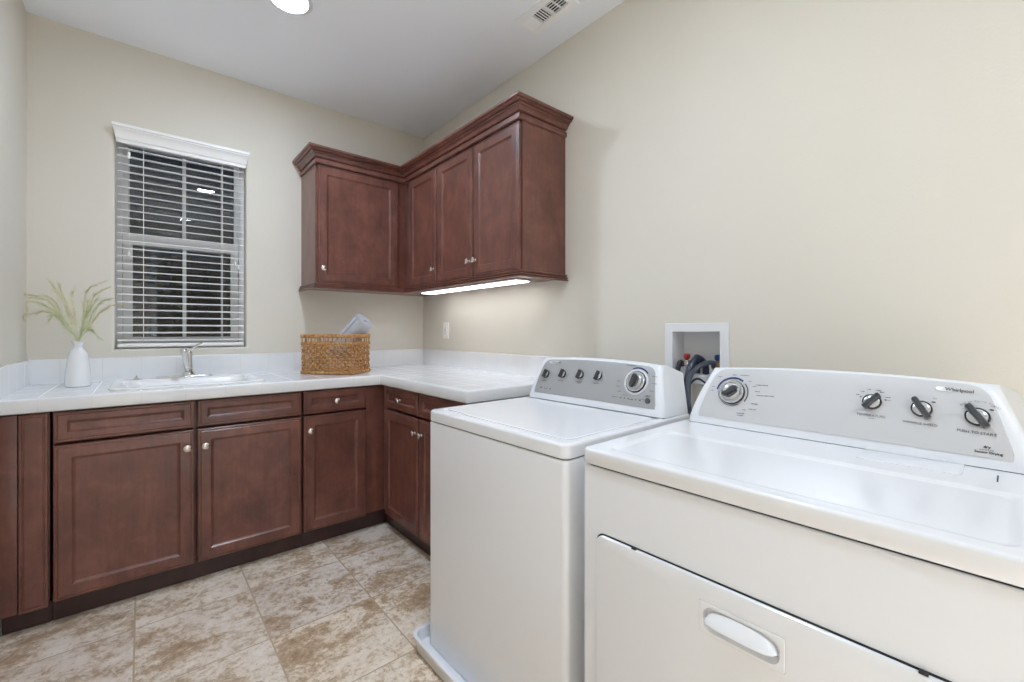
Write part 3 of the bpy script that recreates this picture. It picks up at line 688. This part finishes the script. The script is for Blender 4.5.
# lid outline: front edge steps in at the left finger scoop; local left is +y
def smooth(a, b, t): t = max(0, min(1, (t - a) / (b - a))); return t * t * (3 - 2 * t)
def lid_ring(e, z):
    x0, x1, y0, y1, rc = -hx2 + .041 + e, .145 - e, -hw2 + .031 + e, hw2 - .031 - e, .028 - e * .6
    pts = []
    for p in rrect(x0, x1, y0, y1, rc, 8): pts.append(Vector((p[0], p[1], z)))
    # insert points along the front edge (x0 side runs from y1 to y0) between corner 1 and 2
    i = 2 * 9 - 1; a, b = pts[i], pts[i + 1]; ins_ = []
    for k in range(1, 24):
        t = k / 24; ins_.append(a.lerp(b, t))
    pts = pts[:i + 1] + ins_ + pts[i + 1:]
    for p in pts:
        if p.x < x0 + .05:
            s = (1 - smooth(.10, .17, y1 - p.y)) ; p.x += .014 * s * (1 - smooth(x0 + .02, x0 + .05, p.x))
    return pts
bm = B(); skin(bm, [lid_ring(0, Z(.8818)), lid_ring(0, Z(.8856)), lid_ring(.0025, Z(.8868)), lid_ring(.007, Z(.8868))]); obj('lid', bm, M['white'], wa, local=True, angle=28)
XB = .318   # back of console in local x (world -.25)
face = console_funcs(-.005, .325, Z(.8865), XB, lean=.041)
build_console(wa, face, Z(.8865), XB, .165, -.005, .325, .041, .012)
obj('console_shadow_gap', box(B(), XB - .157, XB - .004, -.327, .316, Z(.8850), Z(.8870)), M['seam'], wa, local=True, smooth=False)
pn = build_panel(wa, face, .165, .915, .024, .160, M['panel'])
inkb, inkd, blu = B(), B(), B()
for y, z in ((-1.785, .987), (-1.879, .991), (-1.973, .993), (-2.063, .994)):
    u = (-2.025 - y) / (.326 - .018); mt = face_frame(face, u, z - .8865); knob_small(wa, mt, R(-14), .016, .95)
    if abs(y + 1.973) < .01: micro(inkb, mt, -.002, -.029, .034, .0036); micro(inkb, mt, 0, -.0345, .016)
    else: micro(inkb, mt, -.003, -.029, .028, .0036)
    dash(inkb, mt, .014, .0165, .006, .0012); inkb = print_label(inkb, M['ink'], pn)
mt = face_frame(face, (-2.025 + 2.232) / .308, .990 - .8865); bm = B(); lathe(bm, [(.047, 0), (.047, .0016), (.0, .0017)], mt, 48); obj('dial_surround', bm, M['plastic'], wa, local=True)
dial_big(wa, mt, R(-8), .039, 'washer')
arc_strip(blu, mt, .049, .054, R(-28), R(48), .0006)
for a in (-130, -112, -95, 66, 88, 112, 134, 152, 176, 205):
    rr = .066 if abs(a) < 180 else .058; x, y = rr * sin(R(a)), rr * cos(R(a)); micro(inkb, mt, x + (.006 if a > 0 and a < 170 else -.008), y, .018)
micro(inkb, mt, -.036, .058, .044, .0032); inkb = print_label(inkb, M['ink'], pn)
lv = B()
for k in range(6):
    fr = face_frame(face, (-2.020 + 2.178 + k * .0163) / .33, .9325 - .8865 + .0); dash(inkd, fr, 0, 0, .005, .0035); inkd = print_label(inkd, M['inkd'], pn, 'indicator_light')
fr = face_frame(face, (-2.020 + 2.178) / .33, .9325 - .8865); micro(inkb, fr, -.025, 0, .026); inkb = print_label(inkb, M['ink'], pn)
fr = face_frame(face, (-2.020 + 2.291) / .33, .9345 - .8865); bm = B(); lathe(bm, [(.010, 0), (.010, .002), (.0085, .0035), (0, .004)], fr, 24); obj('start_button', bm, M['grip'], wa, local=True, label='round grey push button'); micro(inkb, fr, 0, .017, .018, .004); inkb = print_label(inkb, M['ink'], pn)
fr = face_frame(face, (-2.020 + 1.763) / .33, .9105 - .8865 + .02); micro(inkb, fr, .026, .0, .018, .003); dash(inkb, fr, .05, 0, .007, .005); dash(inkb, fr, -.004, .002, .008, .006); inkb = print_label(inkb, M['ink'], pn)
fr = face_frame(face, (-2.025 + 1.818) / .29, 1.0355 - .8865)
bm = B(); rings = [[fr @ Vector((x + .030 * s * cos(2 * pi * i / 32), .0065 * s * sin(2 * pi * i / 32), h)) for i in range(32)] for s, h, x in ((1, 0, -.004), (.97, .0012, -.004), (.85, .0018, -.004))]; skin(bm, rings); obj('badge', bm, M['logo'], wa, local=True)
text_into(inkb, 'Whirlpool', .0115, fr @ Matrix.Translation((.010, -.001, .0024)), 'CENTER', .0001)
print_label(inkb, M['ink'], pn, 'logo_lettering'); inkd.free(); obj('dial_band', blu, M['blue'], pn, local=True, smooth=False, label='blue printed arc over the dial')
# ---- drip tray
pa = thing('drip_tray', 'shallow white plastic drip tray on the floor under the washing machine', 'drip tray', (-.57, -2.02, 0))
bm = B(); px0, px1, py0, py1 = -.958, -.215, -2.408, -1.638
rrings(bm, [(px0 + .02, px1 - .02, py0 + .02, py1 - .02, .03, .001), (px0 + .012, px1 - .012, py0 + .012, py1 - .012, .035, .006), (px0 + .004, px1 - .004, py0 + .004, py1 - .004, .04, .055), (px0, px1, py0, py1, .04, .057), (px0, px1, py0, py1, .04, .062), (px0 + .012, px1 - .012, py0 + .012, py1 - .012, .035, .062), (px0 + .014, px1 - .014, py0 + .014, py1 - .014, .033, .057), (px0 + .022, px1 - .022, py0 + .022, py1 - .022, .03, .024), (px0 + .03, px1 - .03, py0 + .03, py1 - .03, .028, .0215)])
obj('tray', bm, M['plastic'], pa, angle=50)

# ---- dryer
dr = thing('clothes_dryer', 'white front-loading clothes dryer with pale silver console, nearest the camera', 'dryer', (-.560, -2.787, 0), R(1.0))
hx, hw = .332, .370
cabinet_body(dr, hx, hw, .012, .853, .008)
for sx in (-1, 1):
    for sy in (-1, 1):
        bm = B(); lathe(bm, [(.02, .0005), (.02, .006), (.01, .008), (.01, .02)], Matrix.Translation((sx * .27, sy * .31, 0)), 14); obj('foot', bm, M['rubber'], dr, local=True)
bm = B(); hx2, hw2 = hx + .004, hw + .0
rows = [(-hx2 + .004, hx2 - .01, -hw2 + .003, hw2 - .003, .016, .8575), (-hx2, hx2 - .008, -hw2, hw2, .014, .861), (-hx2, hx2 - .008, -hw2, hw2, .014, .888)]
for k in range(1, 6):
    a = k / 5 * pi / 2; e = .007 * (1 - cos(a)); rows.append((-hx2 + e, hx2 - .008 - e, -hw2 + e, hw2 - e, .014 - e * .5, .888 + .006 * sin(a)))
rows += [(-hx2 + .013, hx2 - .021, -hw2 + .013, hw2 - .013, .010, .894), (-hx2 + .030, -.012, -hw2 + .040, hw2 - .040, .02, .894), (-hx2 + .036, -.018, -hw2 + .046, hw2 - .046, .022, .894), (-hx2 + .040, -.022, -hw2 + .050, hw2 - .050, .02, .8925), (-hx2 + .046, -.028, -hw2 + .056, hw2 - .056, .02, .890), (-hx2 + .053, -.035, -hw2 + .063, hw2 - .063, .016, .890)]
rrings(bm, rows, n=8); obj('top_deck', bm, M['white'], dr, local=True, angle=50)
bm = B(); pillow(bm, .05, .160, -.25, -.085, .8935, .8952, .012, .001); obj('lint_screen_cover', bm, M['white'], dr, local=True)
obj('hinge_slot', box(B(), .052, .105, -.2975, -.2955, .8938, .8946), M['seam'], dr, local=True, smooth=False)
XB = .310
face = console_funcs(0, .352, .8955, XB, H=.160, lean=.054)
build_console(dr, face, .8955, XB, .160, 0, .352, .054, .012)
obj('console_shadow_gap', box(B(), XB - .157, XB - .004, -.348, .348, .8940, .8958), M['seam'], dr, local=True, smooth=False)
pn = build_panel(dr, face, .160, .93, .020, .1595, M['panel2'])
ink, inkd, blu, gry = B(), B(), B(), B()
fr0 = lambda y, z: face_frame(face, (-2.787 - y) / (.352 - .054 * max(0, (z - .8955) / .165) ** 1.25), (z - .8955) / (1 + .012 / .165 * (1 - ((-2.787 - y) / .34) ** 2)))
mt = fr0(-2.561, .994); dial_big(dr, mt, R(-52), .036, 'dryer')
arc_strip(blu, mt, .0415, .0465, R(-82), R(38)); arc_strip(gry, mt, .0415, .045, R(50), R(125)); arc_strip(gry, mt, .0385, .040, R(150), R(272))
for a, rr, w_ in ((-88, .057, .008), (-76, .057, .008), (-42, .062, .012), (2, .053, .014), (28, .060, .024), (52, .058, .008), (70, .062, .010), (84, .066, .014), (116, .066, .02), (130, .07, .02), (142, .062, .010)):
    micro(ink, mt, rr * sin(R(a)) + (w_ / 2 - .004 if a > 45 else 0), rr * cos(R(a)), w_)
micro(ink, mt, .078, .026, .030, .0032); micro(ink, mt, .090, -.004, .046, .0032); micro(ink, mt, .029, -.060, .020, .0032); micro(ink, mt, .029, -.066, .016, .0032); ink = print_label(ink, M['ink'], pn)
mt = fr0(-2.881, 1.004); knob_small(dr, mt, R(-38), .0185, 1.0, 'temperature_knob'); text_into(ink, 'TEMPERATURE', .0082, mt @ Matrix.Translation((0, -.0335, .0006))); micro(ink, mt, .002, -.040, .010, .002)
for a in (-62, -40, -14, 18, 34, 62, 76): micro(ink, mt, .031 * sin(R(a)), .031 * cos(R(a)), .008, .0024)
dash(inkd, mt, -.022, .010, .003, .003); dash(inkd, mt, .024, .008, .003, .003); ink = print_label(ink, M['ink'], pn); inkd = print_label(inkd, M['inkd'], pn)
mt = fr0(-2.968, .999); knob_small(dr, mt, R(32), .0185, 1.15, 'wrinkle_shield_knob'); text_into(ink, 'WRINKLE SHIELD', .0074, mt @ Matrix.Translation((-.001, -.0335, .0006))); text_into(ink, 'On', .005, mt @ Matrix.Translation((.020, .027, .0006))); dash(inkd, mt, .0185, .0185, .006, .003); ink = print_label(ink, M['ink'], pn); inkd = print_label(inkd, M['inkd'], pn)
mt = fr0(-3.054, .994); knob_small(dr, mt, R(36), .0195, 1.15, 'start_knob'); text_into(ink, 'PUSH TO START', .0078, mt @ Matrix.Translation((0, -.0335, .0006)), 'CENTER', .0001); text_into(ink, 'On', .005, mt @ Matrix.Translation((.021, .026, .0006))); dash(inkd, mt, .0195, .0185, .006, .003)
s_ = 'End of Cycle Signal'
for i, ch in enumerate(s_):
    if ch == ' ': continue
    a = R(-50 + 100 * i / (len(s_) - 1)); q = mt @ Matrix.Translation((.036 * sin(a) + .003, .0335 * cos(a) + .0005, .0006)) @ Matrix.Rotation(-a * .75, 4, 'Z'); text_into(ink, ch, .0056, q)
ink = print_label(ink, M['ink'], pn); inkd = print_label(inkd, M['inkd'], pn)
mt = fr0(-3.070, .9305); text_into(inkd, 'dry', .0075, mt @ Matrix.Translation((-.002, .0065, .0006)), 'CENTER', .0003); micro(ink, mt, -.002, .0005, .022, .0016); text_into(inkd, 'Sensor Drying', .0068, mt @ Matrix.Translation((0, -.0045, .0006)), 'CENTER', .0002); ink = print_label(ink, M['ink'], pn); inkd = print_label(inkd, M['inkd'], pn)
mt = fr0(-2.998, 1.0455)
bm = B(); rings = [[mt @ Vector((.003 + .014 * s * cos(2 * pi * i / 32), .0058 * s * sin(2 * pi * i / 32), h)) for i in range(32)] for s, h in ((1, 0), (.97, .0012), (.85, .0018))]; skin(bm, rings); obj('badge', bm, M['logo'], dr, local=True)
text_into(inkd, 'Whirlpool', .0105, mt @ Matrix.Translation((.028, .0005, .0022)), 'CENTER', .0002)
print_label(ink, M['ink'], pn); print_label(inkd, M['inkd'], pn, 'logo_lettering'); obj('dial_band', blu, M['blue'], pn, local=True, smooth=False, label='blue printed arc over the dial'); obj('dial_scale', gry, M['ink'], pn, local=True, smooth=False)
# dryer door on the front (front plane local x = -hx), a = -y to the right
XF = -hx
mpD = lambda a, b, d: (XF - d, -a, b)
bm = B(); rrings(bm, [(-.3285, .3285, .165, .705, .022, .0002), (-.3285, .3285, .165, .705, .022, .0012)], mpD); obj('door_gasket', bm, M['seam'], dr, local=True)
hp = (-.080, .066, .603, .6635)
bm = B(); dr0 = (-.325, .325, .1685, .7015)
def outl(s, d, n=8): return [mpD(p[0], p[1], d) for p in rrect(*s[:4], s[4], n)]
skin(bm, [outl((*dr0, .019), .0013), outl((*dr0, .019), .0065), outl((dr0[0] + .001, dr0[1] - .001, dr0[2] + .001, dr0[3] - .001, .018), .008), outl((dr0[0] + .004, dr0[1] - .004, dr0[2] + .004, dr0[3] - .004, .016), .009),
          outl((*hp, .004), .009), outl((*hp, .004), .0013)], False, False)
dd = obj('door', bm, M['white'], dr, local=True, angle=30)
bm = B()
h0, h1, h2, h3 = hp
skin(bm, [outl((h0 + .0006, h1 - .0006, h2 + .0006, h3 - .0006, .004), .002), outl((h0 + .0006, h1 - .0006, h2 + .0006, h3 - .0006, .004), .0098), outl((h0 + .0016, h1 - .0016, h2 + .0016, h3 - .0016, .0035), .0106), outl((h0 + .008, h1 - .008, h2 + .007, h3 - .007, .018), .0106), outl((h0 + .011, h1 - .011, h2 + .010, h3 - .010, .016), .0025)], False, True)
hd = obj('door_handle', bm, M['white'], dd, local=True, angle=30)
bm = B(); rings = []; N = 20   # crescent lip
for i in range(N + 1):
    t = -1 + 2 * i / N; a = (h0 + h1) / 2 + t * .062; e = sqrt(max(0.0, 1 - abs(t) ** 2.6)); zc = .646 - .002 * 0
    zb = .629; hh = .024 * e + .001; dd_ = .017 * e ** .7 + .001
    rings.append([mpD(a, zb + hh, .0035), mpD(a, zb + hh * .98, .0085 + dd_ * .1), mpD(a, zb + hh * .6, .010 + dd_ * .55), mpD(a, zb + hh * .22, .010 + dd_ * .92), mpD(a, zb + .0012, .010 + dd_), mpD(a, zb, .0095 + dd_ * .9), mpD(a, zb + hh * .25, .006 + dd_ * .3), mpD(a, zb + hh * .4, .003)])
skin(bm, rings); obj('pull_lip', bm, M['white'], hd, local=True)
for a in (-.225, .233):
    obj('door_bumper', box(B(), XF - .0085, XF - .001, -a - .005, -a + .005, .7018, .7045), M['rubber'], dr, local=True, smooth=False)

# ---------------------------------------------------------------- supply box, valves and hoses
sb = thing('supply_box', 'white recessed laundry supply box in the wall behind the washer', 'supply box', (0, -2.249, 1.0))
mpS = lambda a, b, d: (d, -a, b)
bm = B(); o = (2.115, 2.383, .96, 1.207)
def rectS(a0, a1, b0, b1, d): return [mpS(a1, b1, d), mpS(a0, b1, d), mpS(a0, b0, d), mpS(a1, b0, d)]
skin(bm, [rectS(*o, -.0005), rectS(*o, -.005), rectS(o[0] + .002, o[1] - .002, o[2] + .002, o[3] - .002, -.007), rectS(2.149, 2.349, .994, 1.173, -.007), rectS(2.151, 2.347, .996, 1.171, -.003), rectS(2.153, 2.345, .998, 1.169, .088),
          ], False, True); obj('box_frame', bm, M['boxw'], sb, angle=20)
def valve(y, handle, metal, label, group=None):
    t = thing('water_valve', label, 'valve', (.045, y, .999))
    bm = B(); tube(bm, [(.05, y, .9995), (.05, y, 1.045)], .0085, 12, smooth=False); tube(bm, [(.05, y, 1.03), (.012, y, 1.03)], .0095, 12, smooth=False); lathe(bm, [(.014, 1.035), (.014, 1.052), (.008, 1.056)], Matrix.Translation((.05, y, 0)), 8); obj('valve_body', bm, metal, t)
    bm = B(); pillow(bm, .031, .069, y - .0085, y + .0085, 1.056, 1.080, .0083, .008, both=True); obj('handle', bm, handle, t, label='coloured lever handle')
    return t
valve(-2.186, M['red'], M['nickel'], 'water valve with a red handle in the supply box')
valve(-2.316, M['bluev'], M['brass'], 'water valve with a blue handle in the supply box')
t = thing('stop_valve', 'small black knob in the middle of the supply box', 'valve', (.045, -2.232, .999))
bm = B(); lathe(bm, [(.012, 1.0), (.012, 1.05), (.0125, 1.054), (.0125, 1.072), (.008, 1.077), (0, 1.078)], Matrix.Translation((.045, -2.232, 0)), 12); obj('cap_knob', bm, M['rubber'], t)
def hose(name, pts, r, mat, label): return finish(obj(name, tube(B(), pts, r, 12, 10), mat, loc=pts[-1]), label, 'hose')
hose('drain_hose', [(.04, -2.272, 1.002), (.03, -2.274, 1.035), (.0, -2.266, 1.063), (-.03, -2.262, 1.060), (-.06, -2.256, 1.022), (-.08, -2.254, .966), (-.09, -2.262, .88), (-.09, -2.27, .66), (-.1, -2.2, .5)], .0135, M['hose'], 'thick dark navy hose arching out of the supply box')
hose('fill_hose', [(.010, -2.316, 1.036), (-.008, -2.321, 1.051), (-.05, -2.309, 1.048), (-.1, -2.295, 1.024), (-.145, -2.296, .985), (-.17, -2.308, .90), (-.17, -2.32, .78), (-.165, -2.30, .6), (-.16, -2.22, .45)], .0095, M['hoseg'], 'slim blue-grey hose running from the blue-handled valve')
hose('fill_hose', [(.010, -2.186, 1.036), (-.012, -2.19, 1.046), (-.035, -2.195, 1.035), (-.05, -2.196, .99), (-.06, -2.19, .9), (-.07, -2.18, .8), (-.08, -2.16, .6)], .0105, M['rubber'], 'black hose dropping from the red-handled valve behind the washer')
finish(obj('power_cord', tube(B(), [(-.03, -2.20, .90), (-.03, -2.262, .982), (-.03, -2.315, .966), (-.03, -2.40, .93), (-.03, -2.5, .80)], .004, 8, 10), M['rubber'], loc=(-.03, -2.20, .9)), 'thin black cord sagging between the washer and dryer', 'cord')

# ---------------------------------------------------------------- vase with dried grass
vs = thing('vase', 'white ceramic bottle vase standing on the counter near the left wall', 'vase', (-1.942, -.225, .9142))
VB = Vector((-1.942, -.225, .9145))
vp = [(0, 0), (.056, 0), (.0625, .003), (.0645, .010), (.064, .03), (.060, .07), (.0545, .115), (.049, .145), (.0455, .158), (.038, .168), (.028, .176), (.0225, .184), (.0215, .191), (.0235, .199), (.0285, .206), (.0325, .2105), (.0325, .212), (.030, .212), (.022, .203), (.0175, .192), (.018, .18), (.03, .165), (.04, .14), (.045, .05), (.0, .04)]
bm = B(); lathe(bm, [(r * .72, z) for r, z in vp], Matrix.Translation(VB), 48); obj('body', bm, M['ceramic'], vs)
gb = thing('grass_bouquet', 'pale green dried grass plumes spreading out of the white vase', 'dried grass', tuple(VB + Vector((0, 0, .05))))
FWD = Vector((cos(YAW), sin(YAW), 0)); RT = Vector((sin(YAW), -cos(YAW), 0))
PXM = 2.07 / FPX
def gp(u, v, dep=0):     # offsets given as if seen straight on, with real depth added
    return VB + RT * ((u - 78.5) * PXM) + Vector((0, 0, (386 - v) * PXM)) - FWD * dep
rnd = random.Random(11)
stems = [  # (points seen from the room, depth, plume start, green)
    ([(78, 345), (66, 325), (52, 308), (36, 302), (20, 310)], .03, .45, 0), ([(78, 345), (64, 322), (50, 303), (38, 298), (22, 297)], -.02, .4, 0),
    ([(78, 345), (68, 322), (58, 300), (44, 296), (33, 295)], .05, .4, 0), ([(78, 345), (70, 325), (58, 313), (44, 314), (32, 319)], .08, .45, 0),
    ([(78, 345), (72, 322), (66, 303), (62, 292), (60, 286)], .0, .35, 0), ([(78, 345), (74, 322), (69, 303), (66, 292), (64, 283)], .06, .35, 0),
    ([(79, 345), (75, 325), (71, 310), (67, 298), (66, 288)], -.04, .3, 0), ([(79, 345), (84, 322), (86, 303), (91, 290), (108, 282)], .02, .4, 0),
    ([(79, 345), (86, 322), (88, 303), (95, 292), (104, 286)], -.03, .4, 0), ([(79, 345), (88, 326), (98, 310), (108, 302), (119, 299)], .04, .3, 1),
    ([(79, 345), (88, 328), (96, 314), (106, 306), (116, 304)], -.03, .3, 0), ([(79, 345), (85, 330), (92, 317), (99, 308), (104, 303)], .08, .25, 1),
    ([(78, 345), (72, 332), (64, 322), (58, 316), (53, 322)], .02, .3, 1), ([(79, 345), (86, 334), (92, 330), (100, 331), (110, 338)], .05, .4, 1),
    ([(78, 345), (75, 330), (72, 318), (68, 310), (61, 305)], .1, .25, 1), ([(79, 345), (82, 328), (86, 316), (92, 306), (97, 299)], .0, .3, 1)]
for si, (pts, dep, ps, gr) in enumerate(stems):
    n = len(pts); P = [Vector((VB.x, VB.y, VB.z + .05))] + [gp(u, v, dep * (i / (n - 1)) ** 1.3) for i, (u, v) in enumerate(pts)]
    P[1] = Vector((VB.x + rnd.uniform(-.006, .006), VB.y + rnd.uniform(-.006, .006), VB.z + .205))
    Q = catmull(P, 10)
    for q in Q: q.x = max(q.x, LW + .012); q.y = min(q.y, -.012)
    bm = B(); tube(bm, Q, lambda t: .0011 - .0006 * t, 5, smooth=False); st = obj('grass_stem', bm, M['grass2'] if gr else M['grass'], gb)
    bm = B(); i0 = int(len(Q) * ps)
    for i in range(i0, len(Q) - 1):
        t = (Q[i + 1] - Q[i]).normalized(); k = (i - i0) / (len(Q) - i0); dens = int(4 * (1 - abs(k - .35)))
        for j in range(max(2, dens + 1)):
            o = t.orthogonal().normalized(); o.rotate(Matrix.Rotation(rnd.uniform(0, 2 * pi), 3, t)); c = Q[i].lerp(Q[i + 1], rnd.random())
            d = (t + o * rnd.uniform(.06, .42) - Vector((0, 0, .15))).normalized(); L_ = rnd.uniform(.02, .055) * (1.15 - k * .6); w_ = rnd.uniform(.0005, .0010)
            s = d.orthogonal().normalized(); s.rotate(Matrix.Rotation(rnd.uniform(0, pi), 3, d)); e = c + d * L_; mid = c + d * L_ * .55
            for q in (e, mid): q.x = max(q.x, LW + .008); q.y = min(q.y, -.008)
            s2 = d.cross(s); vv = [bm.verts.new(x) for x in (c, mid + s * w_, mid - s * w_ * .5 + s2 * w_ * .85, mid - s * w_ * .5 - s2 * w_ * .85, e)]
            for a, b_ in ((1, 2), (2, 3), (3, 1)): bm.faces.new((vv[0], vv[b_], vv[a])); bm.faces.new((vv[4], vv[a], vv[b_]))
    obj('seed_plume', bm, M['grass2'] if gr else M['grass'], st, smooth=False)

# ---------------------------------------------------------------- basket with rolled towel
BT = R(50); BC = Vector((-.77, -.535, .9145)); BL, BW, BH = .332, .235, .243
bk = thing('basket', 'rectangular woven seagrass basket on the counter beneath the wall cabinet', 'basket', tuple(BC), 0)
e1 = Vector((-cos(BT), sin(BT), 0)); e2 = Vector((sin(BT), cos(BT), 0))
def bp_(a, b, z): return BC + e1 * a + e2 * b + Vector((0, 0, z))
def ellipsoid(bm, c, ax, ay, az, seg=7, rng=4):
    rings = []
    for i in range(1, rng):
        ph = pi * i / rng; rings.append([c + ax * cos(ph) + (ay * cos(2 * pi * k / seg) + az * sin(2 * pi * k / seg)) * sin(ph) for k in range(seg)])
    vr = [[bm.verts.new(p) for p in r] for r in rings]; top = bm.verts.new(c + ax); bot = bm.verts.new(c - ax)
    for a, b in zip(vr, vr[1:]):
        for i in range(seg): j = (i + 1) % seg; bm.faces.new((a[i], a[j], b[j], b[i]))
    for i in range(seg): j = (i + 1) % seg; bm.faces.new((top, vr[0][j], vr[0][i])); bm.faces.new((bot, vr[-1][i], vr[-1][j]))
rb = random.Random(9)
def woven(origin, du, dn, L, mat, side):
    """braided rows on a wall; du along, dn outwards; an open slot under the rim"""
    bm = B(); nr = 8; z0, z1 = .022, .178; rh = (z1 - z0) / nr; nc = max(6, int(L / .0235)); cw = (L - .012) / nc
    for r in range(nr):
        z = z0 + (r + .5) * rh
        for k in range(nc):
            c0 = origin + du * (.006 + (k + .5) * cw); tilt = .5 if (r + k) % 2 else -.5
            for s in (-1, 1):
                ax = (du * cos(tilt * s) + Vector((0, 0, 1)) * sin(tilt * s)).normalized()
                c = c0 + Vector((0, 0, z + s * rh * .22)) + dn * (.0045 * (1 if (k + r) % 2 else -.4) * s) + du * rb.uniform(-.001, .001)
                ellipsoid(bm, c, ax * cw * .56, Vector((0, 0, 1)) * rh * .24, dn * .0048)
        tube(bm, [origin + du * .004 + Vector((0, 0, z)), origin + du * (L - .004) + Vector((0, 0, z))], .0028, 6, smooth=False)
    # rolled bands and the strands that cross the slot
    for z, rr in ((.012, .0115), (.186, .0085), (.230, .0125)):
        nn = int(L / .016)
        for k in range(nn): ellipsoid(bm, origin + du * ((k + .5) * L / nn) + Vector((0, 0, z)), (du + Vector((0, 0, .5 if z != .012 else -.3))).normalized() * L / nn * .75, Vector((0, 0, 1)) * rr, dn * rr * .75)
    ns = max(4, int(L / .03))
    for k in range(ns + 1):
        if side == 'long' and 0: continue
        p = origin + du * (.008 + k * (L - .016) / ns); tube(bm, [p + Vector((0, 0, .186)), p + Vector((0, 0, .226))], .0032, 6, smooth=False)
    return obj('woven_side', bm, mat, bk)
woven(bp_(0, .006, 0), e1, -e2, BL, M['seac'], 'long'); woven(bp_(0, BW - .006, 0), e1, e2, BL, M['seac'], 'long')
woven(bp_(.006, 0, 0), e2, -e1, BW, M['seac'], 'short'); woven(bp_(BL - .006, 0, 0), e2, e1, BW, M['seac'], 'short')
bm = B(); c = [bp_(.008, .008, .004), bp_(BL - .008, .008, .004), bp_(BL - .008, BW - .008, .004), bp_(.008, BW - .008, .004)]; skin(bm, [c, [p + Vector((0, 0, .007)) for p in c]]); obj('base', bm, M['seac'], bk)
# towel roll standing tilted in the basket
tw = thing('rolled_towel', 'light grey rolled towel poking out of the woven basket', 'towel', tuple(bp_(.15, .11, .012)))
axis = (RT * .66 + Vector((0, 0, .68)) + FWD * -.16).normalized(); end = Vector((-.618, -.362, 1.243))
TL = .30; st0 = end - axis * TL
s1 = axis.orthogonal().normalized(); s2 = axis.cross(s1)
bm = B(); th = .0105; turns = 4.4; N = 150; inner, outer = [], []
for i in range(N + 1):
    a = 2 * pi * turns * i / N; r = .006 + (th * 1.12) * turns * i / N
    k = min(1, (N - i) / 6); d = s1 * cos(a) + s2 * sin(a); inner.append(d * r); outer.append(d * (r + th * (.35 + .65 * k)))
prof = outer + inner[::-1]
rr = []
for q, sc_, pu in ((0, .99, 0), (.004, 1, 0), (TL * .3, 1.01, 0), (TL * .7, 1.0, 0), (TL - .004, 1, 0), (TL, .985, 0)):
    rr.append([st0 + axis * q + p * sc_ for p in prof])
vr = skin(bm, rr, False, False); n = len(prof)
for r_ in (vr[0], vr[-1]):
    for i in range(N): bm.faces.new((r_[i], r_[i + 1], r_[n - 2 - i], r_[n - 1 - i]))
obj('towel_roll', bm, M['towel'], tw, angle=60)
